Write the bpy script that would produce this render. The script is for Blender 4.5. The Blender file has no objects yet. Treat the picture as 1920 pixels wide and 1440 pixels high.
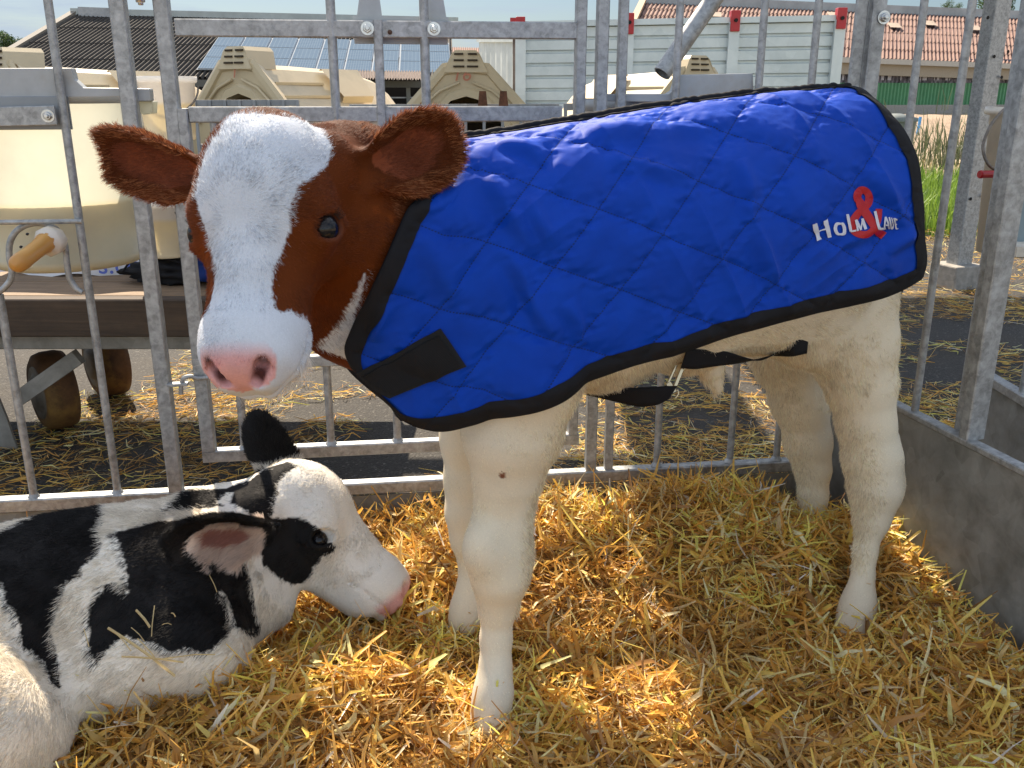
import bpy, math, os
import numpy as np
from mathutils import Vector
rng = np.random.default_rng(7)
SC = bpy.context.scene
COL = SC.collection
# ---------------- camera ----------------
PITCH = math.radians(17.65); FPX = 1720.0
CAMZ = 1.0
cd = bpy.data.cameras.new("camera"); cam = bpy.data.objects.new("camera", cd); COL.objects.link(cam)
cam.location = (0, 0, CAMZ); cam.rotation_euler = (math.pi/2 - PITCH, 0, 0)
cd.sensor_width = 36; cd.lens = 36*FPX/1920; cd.clip_start = .02; cd.clip_end = 3000
SC.camera = cam
# ---------------- world and sun ----------------
SUN_AZ = math.atan2(.925, -.38)      # direction (in plan) towards the sun
SUN_EL = math.radians(47)
W = bpy.data.worlds.new("World"); SC.world = W; W.use_nodes = True
nt = W.node_tree; nt.nodes.clear()
def wn(t, **k):
    n = nt.nodes.new(t)
    for a, b in k.items(): setattr(n, a, b)
    return n
sky = wn('ShaderNodeTexSky', sky_type='NISHITA', sun_disc=False, sun_elevation=SUN_EL,
         sun_rotation=math.pi/2 - SUN_AZ, altitude=50, air_density=1.0, dust_density=1.2, ozone_density=1.0)
tc = wn('ShaderNodeTexCoord'); mp = wn('ShaderNodeMapping'); mp.inputs['Scale'].default_value = (1.6, 1.6, 12)
mp.inputs['Location'].default_value = (.4, 0, .35)
nz = wn('ShaderNodeTexNoise'); nz.inputs['Scale'].default_value = 2.4; nz.inputs['Detail'].default_value = 9; nz.inputs['Roughness'].default_value = .62
rp = wn('ShaderNodeValToRGB'); rp.color_ramp.elements[0].position = .44; rp.color_ramp.elements[1].position = .60
mxc = wn('ShaderNodeMix', data_type='RGBA'); bg = wn('ShaderNodeBackground'); ow = wn('ShaderNodeOutputWorld')
L = nt.links.new
L(tc.outputs['Generated'], mp.inputs['Vector']); L(mp.outputs[0], nz.inputs['Vector']); L(nz.outputs['Fac'], rp.inputs['Fac'])
mc = wn('ShaderNodeMath', operation='MULTIPLY'); mc.inputs[1].default_value = .85; L(rp.outputs['Color'], mc.inputs[0])
L(mc.outputs[0], mxc.inputs['Factor']); L(sky.outputs[0], mxc.inputs[6]); 
sx = wn('ShaderNodeSeparateXYZ'); L(tc.outputs['Generated'], sx.inputs[0]); rz = wn('ShaderNodeValToRGB')   # bright high cloud overhead, duller towards the horizon
rz.color_ramp.elements[0].position = .10; rz.color_ramp.elements[0].color = (.30, .345, .40, 1); rz.color_ramp.elements[1].position = .55; rz.color_ramp.elements[1].color = (1, 1, 1, 1); ny = wn('ShaderNodeMath', operation='MULTIPLY'); ny.inputs[1].default_value = -1; ny.use_clamp = True; L(sx.outputs[1], ny.inputs[0])   # sky behind the camera kept bright to the horizon, as added fill
my = wn('ShaderNodeMath', operation='MULTIPLY_ADD'); my.inputs[1].default_value = .75; L(ny.outputs[0], my.inputs[0]); L(sx.outputs[2], my.inputs[2]); L(my.outputs[0], rz.inputs[0])
cs_ = wn('ShaderNodeMix', data_type='RGBA', blend_type='MULTIPLY'); cs_.inputs[0].default_value = 1; mxc.inputs[7].default_value = (7.6, 7.9, 8.2, 1); L(mxc.outputs[2], cs_.inputs[6]); L(rz.outputs[0], cs_.inputs[7])
L(cs_.outputs[2], bg.inputs['Color']); bg.inputs['Strength'].default_value = .09; L(bg.outputs[0], ow.inputs['Surface'])
sd = bpy.data.lights.new("sun", 'SUN'); sun = bpy.data.objects.new("sun", sd); COL.objects.link(sun)
sd.energy = 4.6; sd.angle = math.radians(.5); sd.color = (1.0, .86, .68)
sdir = Vector((math.cos(SUN_AZ)*math.cos(SUN_EL), math.sin(SUN_AZ)*math.cos(SUN_EL), math.sin(SUN_EL)))
sun.rotation_euler = sdir.to_track_quat('Z', 'Y').to_euler(); sun.location = (-4, 4, 6)
SC.view_settings.view_transform = 'Standard'; SC.view_settings.look = 'None'; SC.view_settings.gamma = 1
SC.view_settings.exposure = 1.35
SC.render.engine = 'CYCLES'; SC.cycles.max_bounces = 8; SC.cycles.transparent_max_bounces = 8
SC.cycles_curves.shape = 'RIBBONS'; SC.cycles_curves.subdivisions = 2
# ---------------- picture <-> place ----------------
CF = np.array([0, math.cos(PITCH), -math.sin(PITCH)]); CU = np.array([0, math.sin(PITCH), math.cos(PITCH)]); C0 = np.array([0, 0, CAMZ])
def ray(x, y):
    return CF + (np.asarray(x)-960)[..., None]/FPX*np.array([1., 0, 0]) + (720-np.asarray(y))[..., None]/FPX*CU
def P(x, y, depth): return C0 + depth*ray(x, y)
def onz(x, y, z):
    r = ray(x, y); return C0 + r*((z-CAMZ)/r[..., 2])[..., None]
def onY(x, y, Y):
    r = ray(x, y); return C0 + r*(Y/r[..., 1])[..., None]
def onplane(x, y, p0, n):
    r = ray(x, y); n = np.asarray(n, float); t = ((np.asarray(p0, float)-C0)@n)/(r@n); return C0 + r*np.asarray(t)[..., None]
def proj(Q):
    d = Q - C0; z = d@CF
    return 960 + FPX*d[..., 0]/z, 720 - FPX*(d@CU)/z, z
# ---------------- materials ----------------
MATS = {}
class NT:
    def __init__(s, name):
        m = bpy.data.materials.new(name); m.use_nodes = True; s.m = m; s.t = m.node_tree
        s.b = s.t.nodes['Principled BSDF']; MATS[name] = m; s.o = s.t.nodes['Material Output']
    def n(s, t, **k):
        n = s.t.nodes.new(t)
        for a, b in k.items():
            if a in n.inputs.keys(): n.inputs[a].default_value = b
            else: setattr(n, a, b)
        return n
    def l(s, a, b): s.t.links.new(a, b)
    def coord(s, scale=(1, 1, 1), rot=(0, 0, 0), kind='Object'):
        c = s.n('ShaderNodeTexCoord'); m = s.n('ShaderNodeMapping'); m.inputs['Scale'].default_value = scale; m.inputs['Rotation'].default_value = rot
        s.l(c.outputs[kind], m.inputs['Vector']); return m.outputs[0]
    def noise(s, v, scale, detail=4, rough=.55, dist=0.):
        n = s.n('ShaderNodeTexNoise'); n.inputs['Scale'].default_value = scale; n.inputs['Detail'].default_value = detail
        n.inputs['Roughness'].default_value = rough; n.inputs['Distortion'].default_value = dist; s.l(v, n.inputs['Vector']); return n.outputs['Fac']
    def ramp(s, f, stops):
        r = s.n('ShaderNodeValToRGB'); e = r.color_ramp.elements
        while len(e) < len(stops): e.new(.5)
        for k, (p, c) in enumerate(stops): e[k].position = p; e[k].color = (*c, 1)
        s.l(f, r.inputs['Fac']); return r.outputs['Color']
    def mix(s, f, a, b, mode='MIX'):
        m = s.n('ShaderNodeMix', data_type='RGBA', blend_type=mode)
        for k, v in ((0, f), (6, a), (7, b)):
            if isinstance(v, (int, float)): m.inputs[k].default_value = v
            elif isinstance(v, tuple): m.inputs[k].default_value = (*v, 1)
            else: s.l(v, m.inputs[k])
        return m.outputs[2]
    def bump(s, h, strength=.3, dist=.002):
        b = s.n('ShaderNodeBump'); b.inputs['Strength'].default_value = strength; b.inputs['Distance'].default_value = dist
        s.l(h, b.inputs['Height']); s.l(b.outputs[0], s.b.inputs['Normal']); return b
    def col(s, c):
        if isinstance(c, tuple): s.b.inputs['Base Color'].default_value = (*c, 1)
        else: s.l(c, s.b.inputs['Base Color'])
    def set(s, **k):
        for a, v in k.items(): s.b.inputs[a.replace('_', ' ')].default_value = v
def plain(name, c, rough=.6, metal=0., var=.12, scale=40., bump=.0, dirt=None):
    t = NT(name); v = t.coord(); f = t.noise(v, scale, 6, .6)
    a = tuple(x*(1-var*2) for x in c); b = tuple(min(1, x*(1+var)) for x in c)
    cc = t.ramp(f, [(.3, a), (.7, b)])
    if dirt:
        g = t.noise(v, scale*.22, 8, .7); k = t.n('ShaderNodeMath', operation='GREATER_THAN'); 
        rr = t.ramp(g, [(.52, (0, 0, 0)), (.72, (1, 1, 1))]); cc = t.mix(rr, cc, dirt)
    t.col(cc); t.set(Roughness=rough, Metallic=metal)
    if bump: t.bump(f, bump)
    return t.m
# ---------------- mesh helpers ----------------
ORG = {}
def link(name, data, mat, parent=None, origin=None):
    o = bpy.data.objects.new(name, data); COL.objects.link(o)
    if parent is not None:
        o.parent = parent; o.location = (0, 0, 0)
    elif origin is not None: o.location = origin
    if mat is not None:
        for m in (mat if isinstance(mat, (list, tuple)) else [mat]): data.materials.append(m)
    ORG[o.name] = ORG[parent.name] if parent is not None else np.array(origin if origin is not None else (0, 0, 0), float)
    return o
def mesh_obj(name, V, F, mat, parent=None, origin=None, smooth=False, midx=None, crease=None):
    V = np.asarray(V, float)
    if parent is not None: org = ORG[parent.name]
    else:
        if origin is None: lo, hi = V.min(0), V.max(0); origin = ((lo[0]+hi[0])/2, (lo[1]+hi[1])/2, lo[2])
        org = np.array(origin, float)
    me = bpy.data.meshes.new(name)
    Vl = (V-org).astype(np.float32)
    if isinstance(F, np.ndarray):
        k = F.shape[1]; me.vertices.add(len(Vl)); me.vertices.foreach_set('co', Vl.ravel())
        me.loops.add(F.size); me.loops.foreach_set('vertex_index', F.astype(np.int32).ravel())
        me.polygons.add(len(F)); me.polygons.foreach_set('loop_start', np.arange(0, F.size, k, dtype=np.int32))
        me.update(calc_edges=True)
    else: me.from_pydata(Vl.tolist(), [], F); me.update()
    if smooth: me.polygons.foreach_set('use_smooth', np.ones(len(me.polygons), bool))
    if midx is not None: me.polygons.foreach_set('material_index', np.asarray(midx, np.int32))
    o = link(name, me, mat, parent, None if parent is not None else tuple(org))
    if parent is None: ORG[o.name] = org
    return o
def tag(o, label=None, cat=None, group=None, kind=None):
    if label: o['label'] = label
    if cat: o['category'] = cat
    if group: o['group'] = group
    if kind: o['kind'] = kind
    return o
def empty(name, loc, label, cat, group=None):
    o = bpy.data.objects.new(name, None); COL.objects.link(o); o.location = loc; o.empty_display_size = .1
    ORG[o.name] = np.array(loc, float); return tag(o, label, cat, group)
def nrm(v): v = np.asarray(v, float); return v/(np.linalg.norm(v)+1e-12)
class MB:
    def __init__(s): s.v = []; s.f = []; s.k = 0; s.sm = []
    def add(s, V, F, smooth=False):
        b = len(s.v); s.v += [tuple(map(float, p)) for p in V]; s.f += [tuple(b+i for i in f) for f in F]; s.sm += [smooth]*len(F); return s
    def box(s, c, h, ax=None):
        c = np.asarray(c, float); A = np.eye(3) if ax is None else np.array([nrm(a) for a in ax])
        V = [c + A[0]*h[0]*i + A[1]*h[1]*j + A[2]*h[2]*k for i in (-1, 1) for j in (-1, 1) for k in (-1, 1)]
        return s.add(V, [(0, 1, 3, 2), (4, 6, 7, 5), (0, 4, 5, 1), (2, 3, 7, 6), (0, 2, 6, 4), (1, 5, 7, 3)])
    def beam(s, a, b, w, h, up=(0, 0, 1), bev=0.):   # w across, h along 'up'
        a = np.asarray(a, float); b = np.asarray(b, float); d = nrm(b-a); x = nrm(np.cross(d, up)); y = np.cross(x, d)
        if bev <= 0: prof = [(-1, -1), (1, -1), (1, 1), (-1, 1)]; pts = [(x*w/2*i + y*h/2*j) for i, j in prof]
        else:
            W2, H2 = w/2, h/2; pts = [x*i+y*j for i, j in [(-W2+bev, -H2), (W2-bev, -H2), (W2, -H2+bev), (W2, H2-bev), (W2-bev, H2), (-W2+bev, H2), (-W2, H2-bev), (-W2, -H2+bev)]]
        n = len(pts); V = [a+p for p in pts]+[b+p for p in pts]
        F = [(i, (i+1) % n, n+(i+1) % n, n+i) for i in range(n)]+[tuple(range(n))[::-1], tuple(range(n, 2*n))]
        return s.add(V, F)
    def tube(s, pts, r, n=10, cap=True):
        pts = np.asarray(pts, float); m = len(pts); r = np.broadcast_to(r, (m,))
        T = np.gradient(pts, axis=0); T /= np.linalg.norm(T, axis=1)[:, None]+1e-12
        u = nrm(np.cross(T[0], (0.3, .1, 1) if abs(T[0][2]) < .9 else (1, 0, 0))); V = []
        for i in range(m):
            u = nrm(u - T[i]*(u@T[i])); w = np.cross(T[i], u)
            for k in range(n):
                a = 2*math.pi*k/n; V.append(pts[i]+r[i]*(u*math.cos(a)+w*math.sin(a)))
        F = [(i*n+k, i*n+(k+1) % n, (i+1)*n+(k+1) % n, (i+1)*n+k) for i in range(m-1) for k in range(n)]
        s.add(V, F, True)
        if cap: s.add(V[:n], [tuple(range(n))[::-1]]); s.add(V[-n:], [tuple(range(n))])
        return s
    def lathe(s, c, prof, n=32, ax=(0, 0, 1), sx=1., sy=1., cap=True, ux=None):
        c = np.asarray(c, float); a = nrm(ax); u = nrm(np.cross(a, (0, 1, 0) if abs(a[1]) < .9 else (1, 0, 0))) if ux is None else nrm(ux); w = np.cross(a, u)
        V = [c + a*z + r*(u*math.cos(2*math.pi*k/n)*sx + w*math.sin(2*math.pi*k/n)*sy) for r, z in prof for k in range(n)]
        F = [(i*n+k, i*n+(k+1) % n, (i+1)*n+(k+1) % n, (i+1)*n+k) for i in range(len(prof)-1) for k in range(n)]
        s.add(V, F, True)
        if cap:
            s.add(V[:n], [tuple(range(n))[::-1]]); s.add(V[-n:], [tuple(range(n))])
        return s
    def quad(s, *p): return s.add(p, [tuple(range(len(p)))])
    def prism(s, poly, ext):
        n = len(poly); e = np.asarray(ext, float); V = [np.asarray(p, float) for p in poly]; V = V+[p+e for p in V]
        return s.add(V, [tuple(range(n))[::-1], tuple(range(n, 2*n))]+[(i, (i+1) % n, n+(i+1) % n, n+i) for i in range(n)])
    def sheet(s, G, smooth=False):
        G = np.asarray(G, float); a, b = G.shape[:2]
        return s.add(G.reshape(-1, 3), [(i*b+j, i*b+j+1, (i+1)*b+j+1, (i+1)*b+j) for i in range(a-1) for j in range(b-1)], smooth)
    def build(s, name, mat, parent=None, bevel=0., origin=None):
        o = mesh_obj(name, s.v, s.f, mat, parent, origin)
        import bmesh
        bm = bmesh.new(); bm.from_mesh(o.data); bmesh.ops.recalc_face_normals(bm, faces=bm.faces[:]); bm.to_mesh(o.data); bm.free()
        o.data.polygons.foreach_set('use_smooth', np.array(s.sm, bool))
        if bevel:
            m = o.modifiers.new('bevel', 'BEVEL'); m.width = bevel; m.segments = 2; m.limit_method = 'ANGLE'; m.angle_limit = math.radians(50)
        return o
def copy_tree(o, dloc, parent=None):
    c = o.copy(); COL.objects.link(c); c.parent = parent
    if parent is None: c.location = Vector(o.location)+Vector(dloc)
    for ch in [k for k in COL.objects if k.parent == o]: copy_tree(ch, dloc, c)
    return c
# ---------------- signed distance modelling ----------------
def smin(a, b, k):
    h = np.clip(k-np.abs(a-b), 0, None)/k; return np.minimum(a, b)-h*h*k*.25
class Field:
    def __init__(s, lo, hi, h):
        s.lo = np.array(lo, float); s.h = h; s.n = np.ceil((np.array(hi)-s.lo)/h).astype(int)+1
        s.F = np.full(s.n, .5, np.float32)
    def sub(s, lo, hi):
        i0 = np.clip(((np.array(lo)-s.lo)/s.h).astype(int), 0, s.n); i1 = np.clip(((np.array(hi)-s.lo)/s.h).astype(int)+2, 0, s.n)
        ax = [s.lo[k]+s.h*np.arange(i0[k], i1[k]) for k in range(3)]
        X, Y, Z = np.meshgrid(*ax, indexing='ij'); return tuple(slice(i0[k], i1[k]) for k in range(3)), np.stack([X, Y, Z], -1).astype(np.float32)
    def op(s, lo, hi, fn, k=.02, cut=False):
        pad = k*1.0+.03; sl, Q = s.sub(np.array(lo)-pad, np.array(hi)+pad)
        if Q.size == 0: return
        d = fn(Q).astype(np.float32)
        if cut: s.F[sl] = -smin(-s.F[sl], d, k)
        else: s.F[sl] = smin(s.F[sl], d, k)
    def ell(s, c, r, A=None, k=.02, cut=False):
        c = np.asarray(c, float); r = np.asarray(r, float); A = np.eye(3) if A is None else np.asarray(A, float)
        R = r.max()
        def fn(Q):
            q = (Q-c)@A.T; k0 = np.linalg.norm(q/r, axis=-1); k1 = np.linalg.norm(q/(r*r), axis=-1)+1e-9; return k0*(k0-1)/k1
        s.op(c-R, c+R, fn, k, cut)
    def cap(s, a, b, ra, rb, k=.02, cut=False, flat=None, fs=1.):
        a = np.asarray(a, float); b = np.asarray(b, float); R = max(ra, rb)*max(1, fs)
        fl = None if flat is None else nrm(flat)
        def fn(Q):
            q = Q-a; ba = b-a
            if fl is not None:   # scale along axis 'flat' by fs
                q = q - fl*((q@fl)*(1-1/fs))[..., None]; ba = ba - fl*((ba@fl)*(1-1/fs))
            t = np.clip((q@ba)/(ba@ba), 0, 1); return (np.linalg.norm(q-t[..., None]*ba, axis=-1)-(ra+(rb-ra)*t))*(1 if fl is None else min(1, fs))
        s.op(np.minimum(a, b)-R, np.maximum(a, b)+R, fn, k, cut)
    def chain(s, pts, rs, k=.02):
        for i in range(len(pts)-1): s.cap(pts[i], pts[i+1], rs[i], rs[i+1], k)
    def sample(s, Q):
        q = (np.asarray(Q)-s.lo)/s.h; q = np.clip(q, 0, np.array(s.n)-1.001); i = q.astype(int); f = q-i; r = 0
        for a in (0, 1):
            for b in (0, 1):
                for c in (0, 1):
                    w = (f[..., 0] if a else 1-f[..., 0])*(f[..., 1] if b else 1-f[..., 1])*(f[..., 2] if c else 1-f[..., 2])
                    r = r+w*s.F[i[..., 0]+a, i[..., 1]+b, i[..., 2]+c]
        return r
    def grad(s, Q, e=None):
        e = e or s.h; Q = np.asarray(Q, float); g = np.stack([s.sample(Q+d)-s.sample(Q-d) for d in np.eye(3)*e], -1)
        return g/(np.linalg.norm(g, axis=-1, keepdims=True)+1e-9)
    def surface(s):
        F = s.F; F[0] = F[-1] = .5; F[:, 0] = F[:, -1] = .5; F[:, :, 0] = F[:, :, -1] = .5
        S = F < 0; C = np.zeros(np.array(S.shape)-1, np.uint8)
        cr = [(a, b, c) for a in (0, 1) for b in (0, 1) for c in (0, 1)]
        nx, ny, nz_ = C.shape
        for a, b, c in cr: C += S[a:a+nx, b:b+ny, c:c+nz_]
        act = np.argwhere((C > 0) & (C < 8)); idm = np.full(C.shape, -1, np.int32); idm[tuple(act.T)] = np.arange(len(act))
        acc = np.zeros((len(act), 3)); cnt = np.zeros(len(act))
        val = {q: F[act[:, 0]+q[0], act[:, 1]+q[1], act[:, 2]+q[2]] for q in cr}
        for q in cr:
            for ax in range(3):
                if q[ax] == 0:
                    q2 = list(q); q2[ax] = 1; v0 = val[q]; v1 = val[tuple(q2)]; m = (v0 < 0) != (v1 < 0)
                    t = v0[m]/(v0[m]-v1[m]); p = np.tile(np.array(q, float), (m.sum(), 1)); p[:, ax] += t; acc[m] += p; cnt[m] += 1
        V = s.lo+s.h*(act+acc/cnt[:, None]); Fs = []
        for ax in range(3):
            u, w = (ax+1) % 3, (ax+2) % 3
            A = [slice(None)]*3; B = [slice(None)]*3; A[ax] = slice(0, -1); B[ax] = slice(1, None)
            ch = np.argwhere(S[tuple(A)] != S[tuple(B)]); ch = ch[(ch[:, u] > 0) & (ch[:, w] > 0)]
            inside = S[tuple(ch.T)]
            eu = np.eye(3, dtype=int)[u]; ew = np.eye(3, dtype=int)[w]
            g = lambda o: idm[tuple((ch+o).T)]
            q = np.stack([g(-eu-ew), g(-ew), g(0*eu), g(-eu)], 1); q[~inside] = q[~inside][:, ::-1]; Fs.append(q)
        return V, np.concatenate(Fs)
def smooth_mesh(V, F, it=2, lam=.5):
    e = np.concatenate([F[:, [0, 1]], F[:, [1, 2]], F[:, [2, 3]], F[:, [3, 0]]])
    for _ in range(it):
        for l in (lam, -lam*.9):
            A = np.zeros_like(V); c = np.zeros(len(V))
            np.add.at(A, e[:, 0], V[e[:, 1]]); np.add.at(c, e[:, 0], 1); V = V+l*(A/np.maximum(c, 1)[:, None]-V)
    return V
def vnoise(Q, scale, seed=0):
    Q = np.asarray(Q, float)*scale+seed*17.13; i = np.floor(Q).astype(np.int64); f = Q-i; f = f*f*(3-2*f); r = 0
    for a in (0, 1):
        for b in (0, 1):
            for c in (0, 1):
                h = ((i[..., 0]+a)*374761393 ^ (i[..., 1]+b)*668265263 ^ (i[..., 2]+c)*2147483647) & 0x7fffffff
                h = ((h ^ (h >> 13))*1274126177) & 0x7fffffff; h = (h ^ (h >> 16)) & 0xffff
                w = (f[..., 0] if a else 1-f[..., 0])*(f[..., 1] if b else 1-f[..., 1])*(f[..., 2] if c else 1-f[..., 2]); r = r+w*h/65535.
    return r*2-1
def inpoly(x, y, poly):
    poly = np.asarray(poly, float); r = np.zeros(np.shape(x), bool); n = len(poly); j = n-1
    for i in range(n):
        xi, yi = poly[i]; xj, yj = poly[j]
        m = ((yi > y) != (yj > y)) & (x < (xj-xi)*(y-yi)/(yj-yi+1e-12)+xi); r ^= m; j = i
    return r
def set_col(me, name, C):
    a = me.attributes.new(name, 'FLOAT_COLOR', 'POINT'); a.data.foreach_set('color', np.concatenate([C, np.ones((len(C), 1))], 1).astype(np.float32).ravel())
def catmull(pts, n=8):
    p = np.asarray(pts, float); p = np.concatenate([[2*p[0]-p[1]], p, [2*p[-1]-p[-2]]]); out = []
    for i in range(1, len(p)-2):
        for t in np.linspace(0, 1, n, endpoint=False):
            a, b, c, d = p[i-1:i+3]; out.append(.5*((2*b)+(-a+c)*t+(2*a-5*b+4*c-d)*t*t+(-a+3*b-3*c+d)*t**3))
    out.append(p[-2]); return np.array(out)
# fur: tapered hairs rooted on a surface, combed along a flow field
def fur_mat(name):
    t = NT(name); a = t.n('ShaderNodeAttribute', attribute_name='fcol', attribute_type='GEOMETRY')
    t.l(a.outputs['Color'], t.b.inputs['Base Color']); t.set(Roughness=.55); t.b.inputs['Specular IOR Level'].default_value = .35
    tr = t.n('ShaderNodeBsdfTranslucent'); t.l(a.outputs['Color'], tr.inputs['Color']); mx = t.n('ShaderNodeMixShader'); mx.inputs[0].default_value = .3
    t.l(t.b.outputs[0], mx.inputs[1]); t.l(tr.outputs[0], mx.inputs[2]); t.l(mx.outputs[0], t.o.inputs['Surface']); return t.m
def grow(name, roots, N, D, length, lift, colr, radius, parent, mat, seg=4, curl=.12, clump=.35):
    n = len(roots); org = ORG[parent.name]
    tgt = D-N*(np.sum(D*N, 1)[:, None]); tgt /= np.linalg.norm(tgt, axis=1)[:, None]+1e-9
    j = np.stack([vnoise(roots, 55, k) for k in (1, 2, 3)], 1)*clump*.6+np.stack([vnoise(roots, 14, k) for k in (4, 5, 6)], 1)*clump*.6+rng.normal(0, curl, (n, 3))
    d0 = tgt+N*lift[:, None]+j; d0 -= N*np.minimum(0, np.sum(d0*N, 1)-.12)[:, None]
    d0 /= np.linalg.norm(d0, axis=1)[:, None]
    d1 = tgt+N*(lift*.35)[:, None]+j*1.2; d1 -= N*np.minimum(0, np.sum(d1*N, 1)-.05)[:, None]; d1 /= np.linalg.norm(d1, axis=1)[:, None]
    pts = np.zeros((n, seg, 3)); p = roots-N*.0015
    for k in range(seg):
        pts[:, k] = p; t = k/(seg-1); p = p+(d0*(1-t)+d1*t)*(length/(seg-1))[:, None]
    cu = bpy.data.hair_curves.new(name); cu.add_curves([seg]*n)
    cu.points.foreach_set('position', (pts-org).astype(np.float32).ravel())
    prof = np.array([1, .95, .7, .15]) if seg == 4 else np.linspace(1, .15, seg)
    ra = cu.attributes.get('radius') or cu.attributes.new('radius', 'FLOAT', 'POINT')
    ra.data.foreach_set('value', (np.asarray(radius).reshape(-1, 1)*prof[None]*np.ones((n, 1))).astype(np.float32).ravel())
    a = cu.attributes.new('fcol', 'FLOAT_COLOR', 'CURVE'); a.data.foreach_set('color', np.concatenate([colr, np.ones((n, 1))], 1).astype(np.float32).ravel())
    o = bpy.data.objects.new(name, cu); COL.objects.link(o); o.parent = parent; cu.materials.append(mat); return o
def scatter(V, F, n, wfun):
    a, b, c, d = (V[F[:, i]] for i in range(4)); nn = np.cross(c-a, d-b); ar = np.linalg.norm(nn, axis=1)*.5; nn /= (2*ar[:, None]+1e-12)
    cen = (a+b+c+d)/4; w = ar*wfun(cen, nn); w /= w.sum(); i = rng.choice(len(F), n, p=w); u = rng.random((n, 2))
    p = (a[i]*(1-u[:, :1])+b[i]*u[:, :1])*(1-u[:, 1:])+(d[i]*(1-u[:, :1])+c[i]*u[:, :1])*u[:, 1:]
    return p, nn[i]
# ---------------- calves: shared anatomy ----------------
class Head:
    def __init__(s, O, R): s.O = np.array(O); s.R = np.array(R)      # columns of R: side, down the face, out of the forehead
    def __call__(s, a, b, c): return s.O+s.R@np.array([a, b, c], float)
    def loc(s, Q): return (Q-s.O)@s.R
    def ell(s, f, c, r, k=.02, cut=False): f.ell(s(*c), r, s.R.T, k, cut)
    def cap(s, f, a, b, ra, rb, k=.02, cut=False): f.cap(s(*a), s(*b), ra, rb, k, cut)
    def eye_frame(s, sg):
        c = s(sg*.0745, .152, -.078); o = nrm(s.R@np.array([sg*.74, -.05, .66])); x = s.R@np.array([-sg*.5, .42, .9]); x = nrm(x-o*(x@o)); y = np.cross(o, x); y = y if y@(s.R@np.array([0, -1., 0])) > 0 else -y; return c, x, y, o
    def add(s, f, lid=.0036, fold=.0030):
        s.ell(f, (0, .086, -.088), (.074, .078, .085), .03)
        s.ell(f, (0, .096, -.055), (.062, .074, .052), .03)
        s.ell(f, (0, .042, -.085), (.05, .036, .047), .03)
        s.cap(f, (0, .12, -.058), (0, .27, -.05), .052, .037, .03)
        s.cap(f, (0, .17, -.10), (0, .29, -.082), .046, .040, .03)
        s.ell(f, (0, .292, -.056), (.052, .044, .052), .03)
        s.ell(f, (0, .318, -.042), (.045, .026, .036), .025)
        s.ell(f, (0, .290, -.100), (.044, .036, .026), .02)
        for g in (1, -1):
            s.ell(f, (g*.036, .30, -.075), (.022, .034, .038), .025)
            s.cap(f, (g*.034, .13, -.155), (0, .285, -.105), .035, .028, .03)
            s.ell(f, (g*.046, .12, -.125), (.030, .07, .06), .03)
            s.ell(f, (g*.060, .135, -.072), (.028, .042, .036), .03)
            s.ell(f, (g*.072, .152, -.086), (.017, .026, .022), .02)
            s.ell(f, (g*.068, .05, -.125), (.026, .034, .03), .03)
            s.cap(f, (g*.036, .18, -.085), (g*.032, .27, -.07), .028, .023, .03)
            s.cap(f, (g*.022, .34, -.05), (g*.014, .345, -.085), .012, .012, .02)
            # eyelids: an almond ring round the socket
            c, x, y, o = s.eye_frame(g)
            def ring(Q, c=c, x=x, y=y, o=o):
                q = Q-c; a = q@x/1.38; b = q@y; z = q@o; r = np.sqrt(a*a+b*b)
                d = np.sqrt((r-.0165)**2+(z-.011+.30*np.abs(a))**2)-lid
                f2 = np.sqrt((r-.0265)**2+(z-.006+.30*np.abs(a))**2)-fold+np.clip(-b, 0, 1)*1.2
                return np.minimum(d, f2)
            f.op(c-.04, c+.04, ring, .012)
            f.ell(c+o*.014, (.0215, .0142, .018), [x, y, o], .003, True)
            # nostril
            n0 = s(g*.035, .340, -.040)
            A = np.array([nrm(s.R@np.array([g*.8, -.35, .25])), nrm(s.R@np.array([0.2*g, .75, .5])), nrm(s.R@np.array([-g*.25, -.3, .9]))])
            s_in = n0
            f.cap(s(g*.018, .342, -.038), s(g*.036, .325, -.006), .0070, .0095, .006, True)
            f.cap(s(g*.028, .328, -.026), s(g*.024, .305, -.042), .0085, .007, .006, True)
        f.cap(s(-.04, .318, -.090), s(.04, .318, -.090), .0, .0, .001) if False else None
        def lips(Q):
            q = s.loc(Q); a = np.abs(q[..., 0]); l = q[..., 1]; n = q[..., 2]
            line = -.080 - .25*np.clip(.33-l, 0, .2) + .25*a
            return np.sqrt((n-line)**2)-.0012 + np.clip(.25-l, 0, 1)
        c = s(0, .30, -.08); f.op(c-.075, c+.075, lambda Q: np.maximum(lips(Q), -(f_near(f, Q)+.006)), .006, True)
def f_near(f, Q): return f.sample(Q)
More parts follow.
